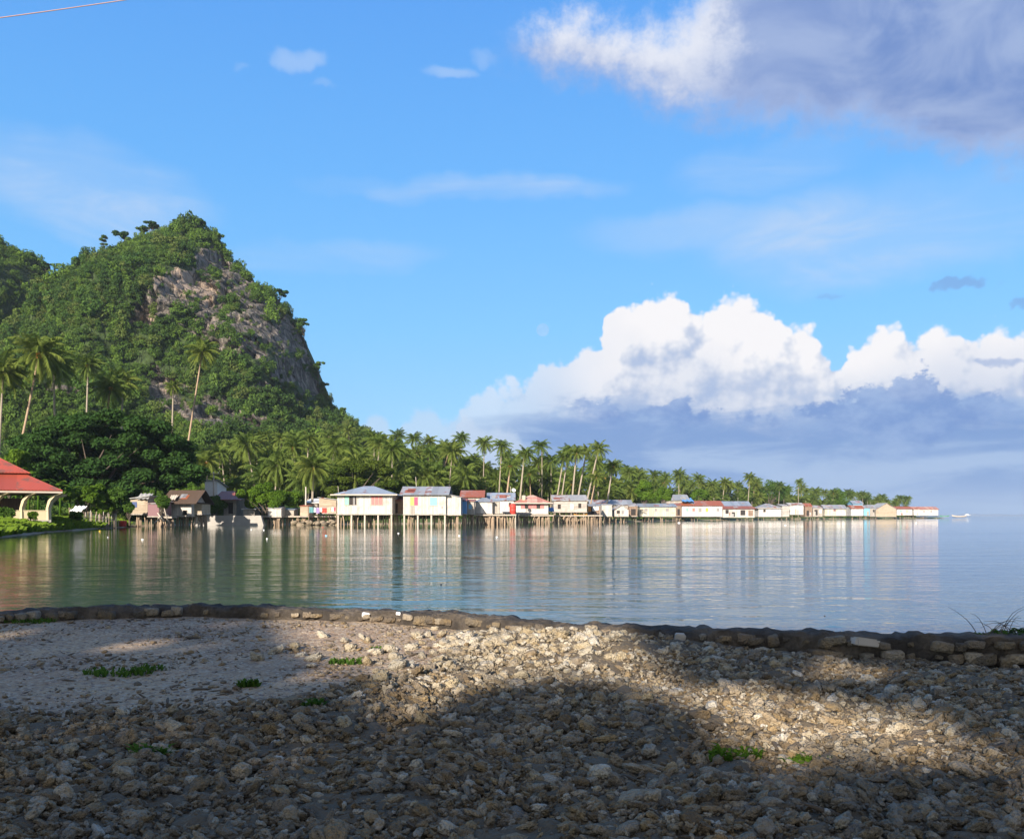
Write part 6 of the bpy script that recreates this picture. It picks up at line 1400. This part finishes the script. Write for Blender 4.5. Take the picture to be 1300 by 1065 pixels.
# grassy bank: blades and creepers
def bank_grass():
    rg = np.random.default_rng(9); P = []; S = []; Q = []; I = []
    var = []
    for s in range(5):
        r = random.Random(s); V = []; Fq = []; rn = []
        for k in range(46):
            a = r.uniform(0, 6.28); q = r.uniform(0, .42); x, y = math.cos(a) * q, math.sin(a) * q; L = r.uniform(.12, .36); b = r.uniform(0, 6.28); w = .03; d = Vector((math.cos(b), math.sin(b), 0)); sd_ = Vector((-d.y, d.x, 0)) * w; A = Vector((x, y, 0)); B = A + d * L * .35 + Vector((0, 0, L * .8)); i = len(V)
            V += [tuple(A - sd_), tuple(A + sd_), tuple(B + sd_ * .9 + d * .02), tuple(B - sd_ * .4 + d * L * .4)]; Fq.append((i, i + 1, i + 2, i + 3)); rn += [r.random()] * 4
        me = mesh_np('grass_tuft', V, Fq, False, {'rnd': rn}); me.materials.append(M['grass']); var.append(('grass_tuft', me))
    for k in range(22000):
        px = rg.uniform(-80, 172); Y = rg.uniform(45, 100); X = X_(px, Y); d = float(sdist(X, Y))
        if d < .7 + rg.uniform(0, .8) or d > 16: continue
        s = rg.uniform(.9, 2.1); P.append((X, Y, float(land(X, Y)))); S.append((s, s, s)); Q.append((0, 0, rg.uniform(0, 6.28))); I.append(rg.integers(0, 5))
    scatter('bank_grass', P, Q, S, I, var, label='bright green grass covering the low bank on the left shore', cat='grass')
bank_grass()
for (px, py, L, rz, lab) in [(97, 665.5, 2.2, -.35, 'dark log lying at the edge of the grassy bank'), (122, 666.5, 1.6, .1, 'second dark log farther along the grassy bank'), (36, 672.5, 1.1, .2, 'short dark log near the water below the pavilion'), (84, 670, .9, .5, 'small piece of driftwood at the water edge')]:
    Y = 60.0
    for _ in range(12): Y = (HC - max(.05, float(land(X_(px, Y), Y)))) * F / (py - HZ) * .5 + Y * .5
    o = MB().tube([(-L / 2, 0, 0), (-L * .1, .05, .03), (L / 2, -.03, .06)], [.15, .14, .08], 8).build('log', M['log'], None, True); o.location = (X_(px, Y), Y, float(land(X_(px, Y), Y)) + .1); o.rotation_euler = (0, 0, rz); tag(o, lab, 'log')
root = thing('stick_fence', 'fence of thin uneven sticks along the shore under the dark tree', 'fence', (X_(100, 84), 84, ground(X_(100, 84), 84))); rg = random.Random(2)
for k in range(34):
    px = 88 + 64 * k / 34 + rg.uniform(-.8, .8); Y = 83 + k * .22; g = ground(X_(px, Y), Y); b = Vector((X_(px, Y), Y, g)) - root.location; hh = rg.uniform(1.0, 1.7)
    MB().tube([(0, 0, -.3), (rg.uniform(-.08, .08), 0, hh)], .035, 5).build('stick', M['stilt_pale' if k % 3 else 'stilt'], root, True, b)
mb = MB(); b0 = Vector((X_(88, 83), 83, ground(X_(88, 83), 83) + .9)) - root.location; b1 = Vector((X_(152, 90.4), 90.4, ground(X_(152, 90.4), 90.4) + .9)) - root.location; mb.tube([b0, b1], .025, 5); mb.build('rail', M['stilt'], root, True)
Y = 94; o = lathe([(.02, 0), (.30, 0), (.36, .1), (.38, .55), (.42, .65), (.34, .65), (.30, .2), (.02, .15)], 14).build('laundry_basket', M['red'], None, True); o.location = (X_(156, Y), Y, max(.1, ground(X_(156, Y), Y))); tag(o, 'red basket standing left of the leftmost leaning shack', 'basket')
for (px0, py0, px1, py1, Y) in [(200, 651, 208, 662, 97.5), (207, 640, 213, 662, 98), (214, 655, 204, 648, 98.2), (196, 664, 206, 655, 97)]:
    o = MB().tube([at(px0, py0, Y) - at(px0, py0, Y), at(px1, py1, Y) - at(px0, py0, Y)], .07, 6).build('leaning_pole', M['stilt_pale'], None, True); o.location = at(px0, py0, Y); tag(o, 'crooked pole leaning between the plum panelled shack and the thatched hut', 'pole', 'poles leaning between the two huts')

# overhead cable, top left
root = None; mb = MB(); pts = []
Yw = 15.0; pA = at(0, 23, Yw); pB = at(168, -1, Yw + 1.5); dv = (pB - pA)
for i in range(-14, 26):
    t_ = i / 6; q = pA + dv * t_; q.z += 0.012 * (t_ - .5) ** 2 * 2 - 0.006; pts.append(q)
o0 = pts[0].copy(); ob = mb.tube([q - o0 for q in pts], .0085, 6).build('overhead_cable', M['peach'], None, True); ob.location = o0; tag(ob, 'thin pale pink overhead cable crossing the sky at top left', 'cable')
# faint daytime moon
m, t, b, out = mat('moon_glow'); t.n.remove(b); e = t.new('ShaderNodeEmission'); tr = t.new('ShaderNodeBsdfTransparent'); mx = t.new('ShaderNodeMixShader')
geo = t.new('ShaderNodeNewGeometry'); n = t.noise(geo.outputs['Position'], 0.012, 3)
t.l.new(t.mix(t.ss(n, .4, .6), (0.40, 0.60, 0.86), (0.52, 0.70, 0.92)), e.inputs[0]); e.inputs[1].default_value = 2 ** -EXPO
mx.inputs[0].default_value = .22; t.l.new(tr.outputs[0], mx.inputs[1]); t.l.new(e.outputs[0], mx.inputs[2]); t.l.new(mx.outputs[0], out.inputs[0])
bm = bmesh.new(); bmesh.ops.create_uvsphere(bm, u_segments=32, v_segments=20, radius=8.0 / F * 9500); me = bpy.data.meshes.new('moon'); bm.to_mesh(me); bm.free(); o = link('moon', me, m); o.location = at(689, 419, 9500); tag(o, 'faint pale daytime moon in the blue sky left of the white cloud bank', 'moon')
# far coast on the horizon
xs = np.linspace(X_(1195, 6000), X_(1600, 6000), 120); hgt = 11 + 9 * np.abs(fbm(xs / 260, 3, 0, 4, 5)) * sstep(xs, xs[0], xs[20]); V = []
for k, (dy, f) in enumerate([(0, 0), (60, .7), (200, 1), (500, 0)]): V.append(np.stack([xs, np.full_like(xs, 6000 + dy), hgt * f - .5], 1))
V = np.array(V); idx = np.arange(V.shape[0] * V.shape[1]).reshape(V.shape[:2]); Fc = np.stack([idx[:-1, :-1].ravel(), idx[:-1, 1:].ravel(), idx[1:, 1:].ravel(), idx[1:, :-1].ravel()], 1)
tag(link('far_hills', mesh_np('far_hills', V.reshape(-1, 3), Fc, True), simple('far_land_hazed', (0.13, 0.19, 0.30), 1, .15, .01)), kind='structure')  # blue of the distance haze put into the land's base colour

# ------------------------------------------------------------------ sea air
def build_haze(dens):
    mb = MB(); mb.box((0, 3000, 70), (9000, 6700, 146)); o = mb.build('haze', None); m = bpy.data.materials.new('haze'); m.use_nodes = True; t = NT(m.node_tree); t.n.clear()
    out = t.new('ShaderNodeOutputMaterial'); v = t.new('ShaderNodeVolumePrincipled'); t.l.new(v.outputs[0], out.inputs['Volume']); v.inputs['Color'].default_value = (.66, .80, .98, 1); v.inputs['Density'].default_value = dens; v.inputs['Anisotropy'].default_value = 0.0
    o.data.materials.append(m); tag(o, 'thin pale sea haze between the camera and the far shore', 'haze', None, 'stuff')
HAZE = 0.00011
if HAZE: build_haze(HAZE)

# ------------------------------------------------------------------ trees behind the photographer, whose shade falls across the beach
LIT = [(340, 778), (420, 768), (560, 772), (700, 778), (815, 796), (838, 836), (880, 862), (960, 872), (1060, 880), (1150, 892), (1230, 918), (1305, 962), (1420, 1010), (1330, 1004), (1230, 962), (1120, 962), (1010, 968), (925, 945), (870, 900), (800, 872), (735, 860), (660, 864), (610, 884), (570, 915), (520, 920), (480, 905), (478, 860), (400, 842), (345, 810)]
LP_ = []
for px, py in LIT:
    Y = 1.0 * F / (py - HZ); LP_.append((X_(px, Y), Y))
LP_ = np.array(LP_)
def in_lit(X, Y, grow=0.0):
    ins = np.zeros(X.shape, bool); d = np.full(X.shape, 1e9)
    for i in range(len(LP_)):
        a = LP_[i]; b = LP_[(i + 1) % len(LP_)]; e = b - a; tt = np.clip(((X - a[0]) * e[0] + (Y - a[1]) * e[1]) / (e @ e), 0, 1); d = np.minimum(d, np.hypot(X - a[0] - tt * e[0], Y - a[1] - tt * e[1]))
        c = (a[1] > Y) != (b[1] > Y)
        with np.errstate(divide='ignore', invalid='ignore'): xx = a[0] + (Y - a[1]) / (e[1] if e[1] else 1e-9) * e[0]
        ins ^= c & (X < xx)
    return np.where(ins, d, -d)
def shade_tree(label, bx, by, x0, x1, dist, n, seed):
    """a broad crown; leaves are left out where the sun comes through onto the beach"""
    rg = np.random.default_rng(seed); L = np.array(Ldir)
    # foot prints of shade on the beach, lifted back along the sun ray into the crown
    gx = rg.uniform(x0, x1, n); gy = rg.uniform(-1.5, 9.4, n); k = (dist + rg.uniform(-2.2, 2.2, n)) / L[1]
    lit = in_lit(gx, gy); edge = lit + 0.09 * rg.normal(size=n)
    keep = (edge < 0.02) & ~((lit > -0.5) & (rg.uniform(0, 1, n) < .15))
    holes = fbm(gx * 1.6 + 5, gy * 1.6, 0, 3, 99); keep &= (holes < 0.80)
    left_sand = (gx < -0.9) & (gy > 4.6); keep &= ~(left_sand & (rg.uniform(0, 1, n) < .0))
    P = np.stack([gx, gy, np.full(n, .22)], 1)[keep] - L * k[keep][:, None]
    root = thing('broadleaf_tree', label, 'tree', (bx, by, 0.15)); o = np.array([bx, by, .15]); P = P - o; m_ = len(P)
    nr = rg.normal(size=(m_, 3)) + np.array([-.2, -.9, .5]); nr /= np.linalg.norm(nr, axis=1)[:, None]; a = np.cross(nr, rg.normal(size=(m_, 3))); a /= np.linalg.norm(a, axis=1)[:, None]; b = np.cross(nr, a); s = rg.uniform(.05, .11, m_)[:, None]
    V = np.stack([P - a * s, P - b * s * .6, P + a * s, P + b * s * .6], 1).reshape(-1, 3); link('crown', mesh_np('crown', V, np.arange(4 * m_).reshape(m_, 4), False, {'rnd': np.repeat(rg.uniform(0, 1, m_), 4)}), M['mid_leaf'], root)
    zc = float(np.median(P[:, 2])); mb = MB(); mb.tube([(0, 0, -.3), (.1, 0, zc * .4), (0, .1, zc * .75)], [.34, .26, .2], 10); rr = random.Random(seed)
    for i in range(7):
        a_ = i * .9; mb.tube([(0, .1, zc * .7), (math.cos(a_) * 1.2, math.sin(a_) * .8 - .4, zc * .9)], [.09, .04], 6, False)
    mb.build('trunk', M['bark'], root, True)
# crowns stand `dist` metres back towards the sun
def foot(xc, dist): 
    k = dist / Ldir.y; return xc - Ldir.x * k, 3.5 - dist
fx, fy = foot(-5.2, 20); shade_tree('broad leafy tree behind the photographer shading the left of the beach', fx, fy, -9.5, -1.0, 20, 42000, 1)
fx, fy = foot(3.6, 22); shade_tree('broad leafy tree behind the photographer shading the right of the beach', fx, fy, -1.0, 8.5, 22, 47000, 2)
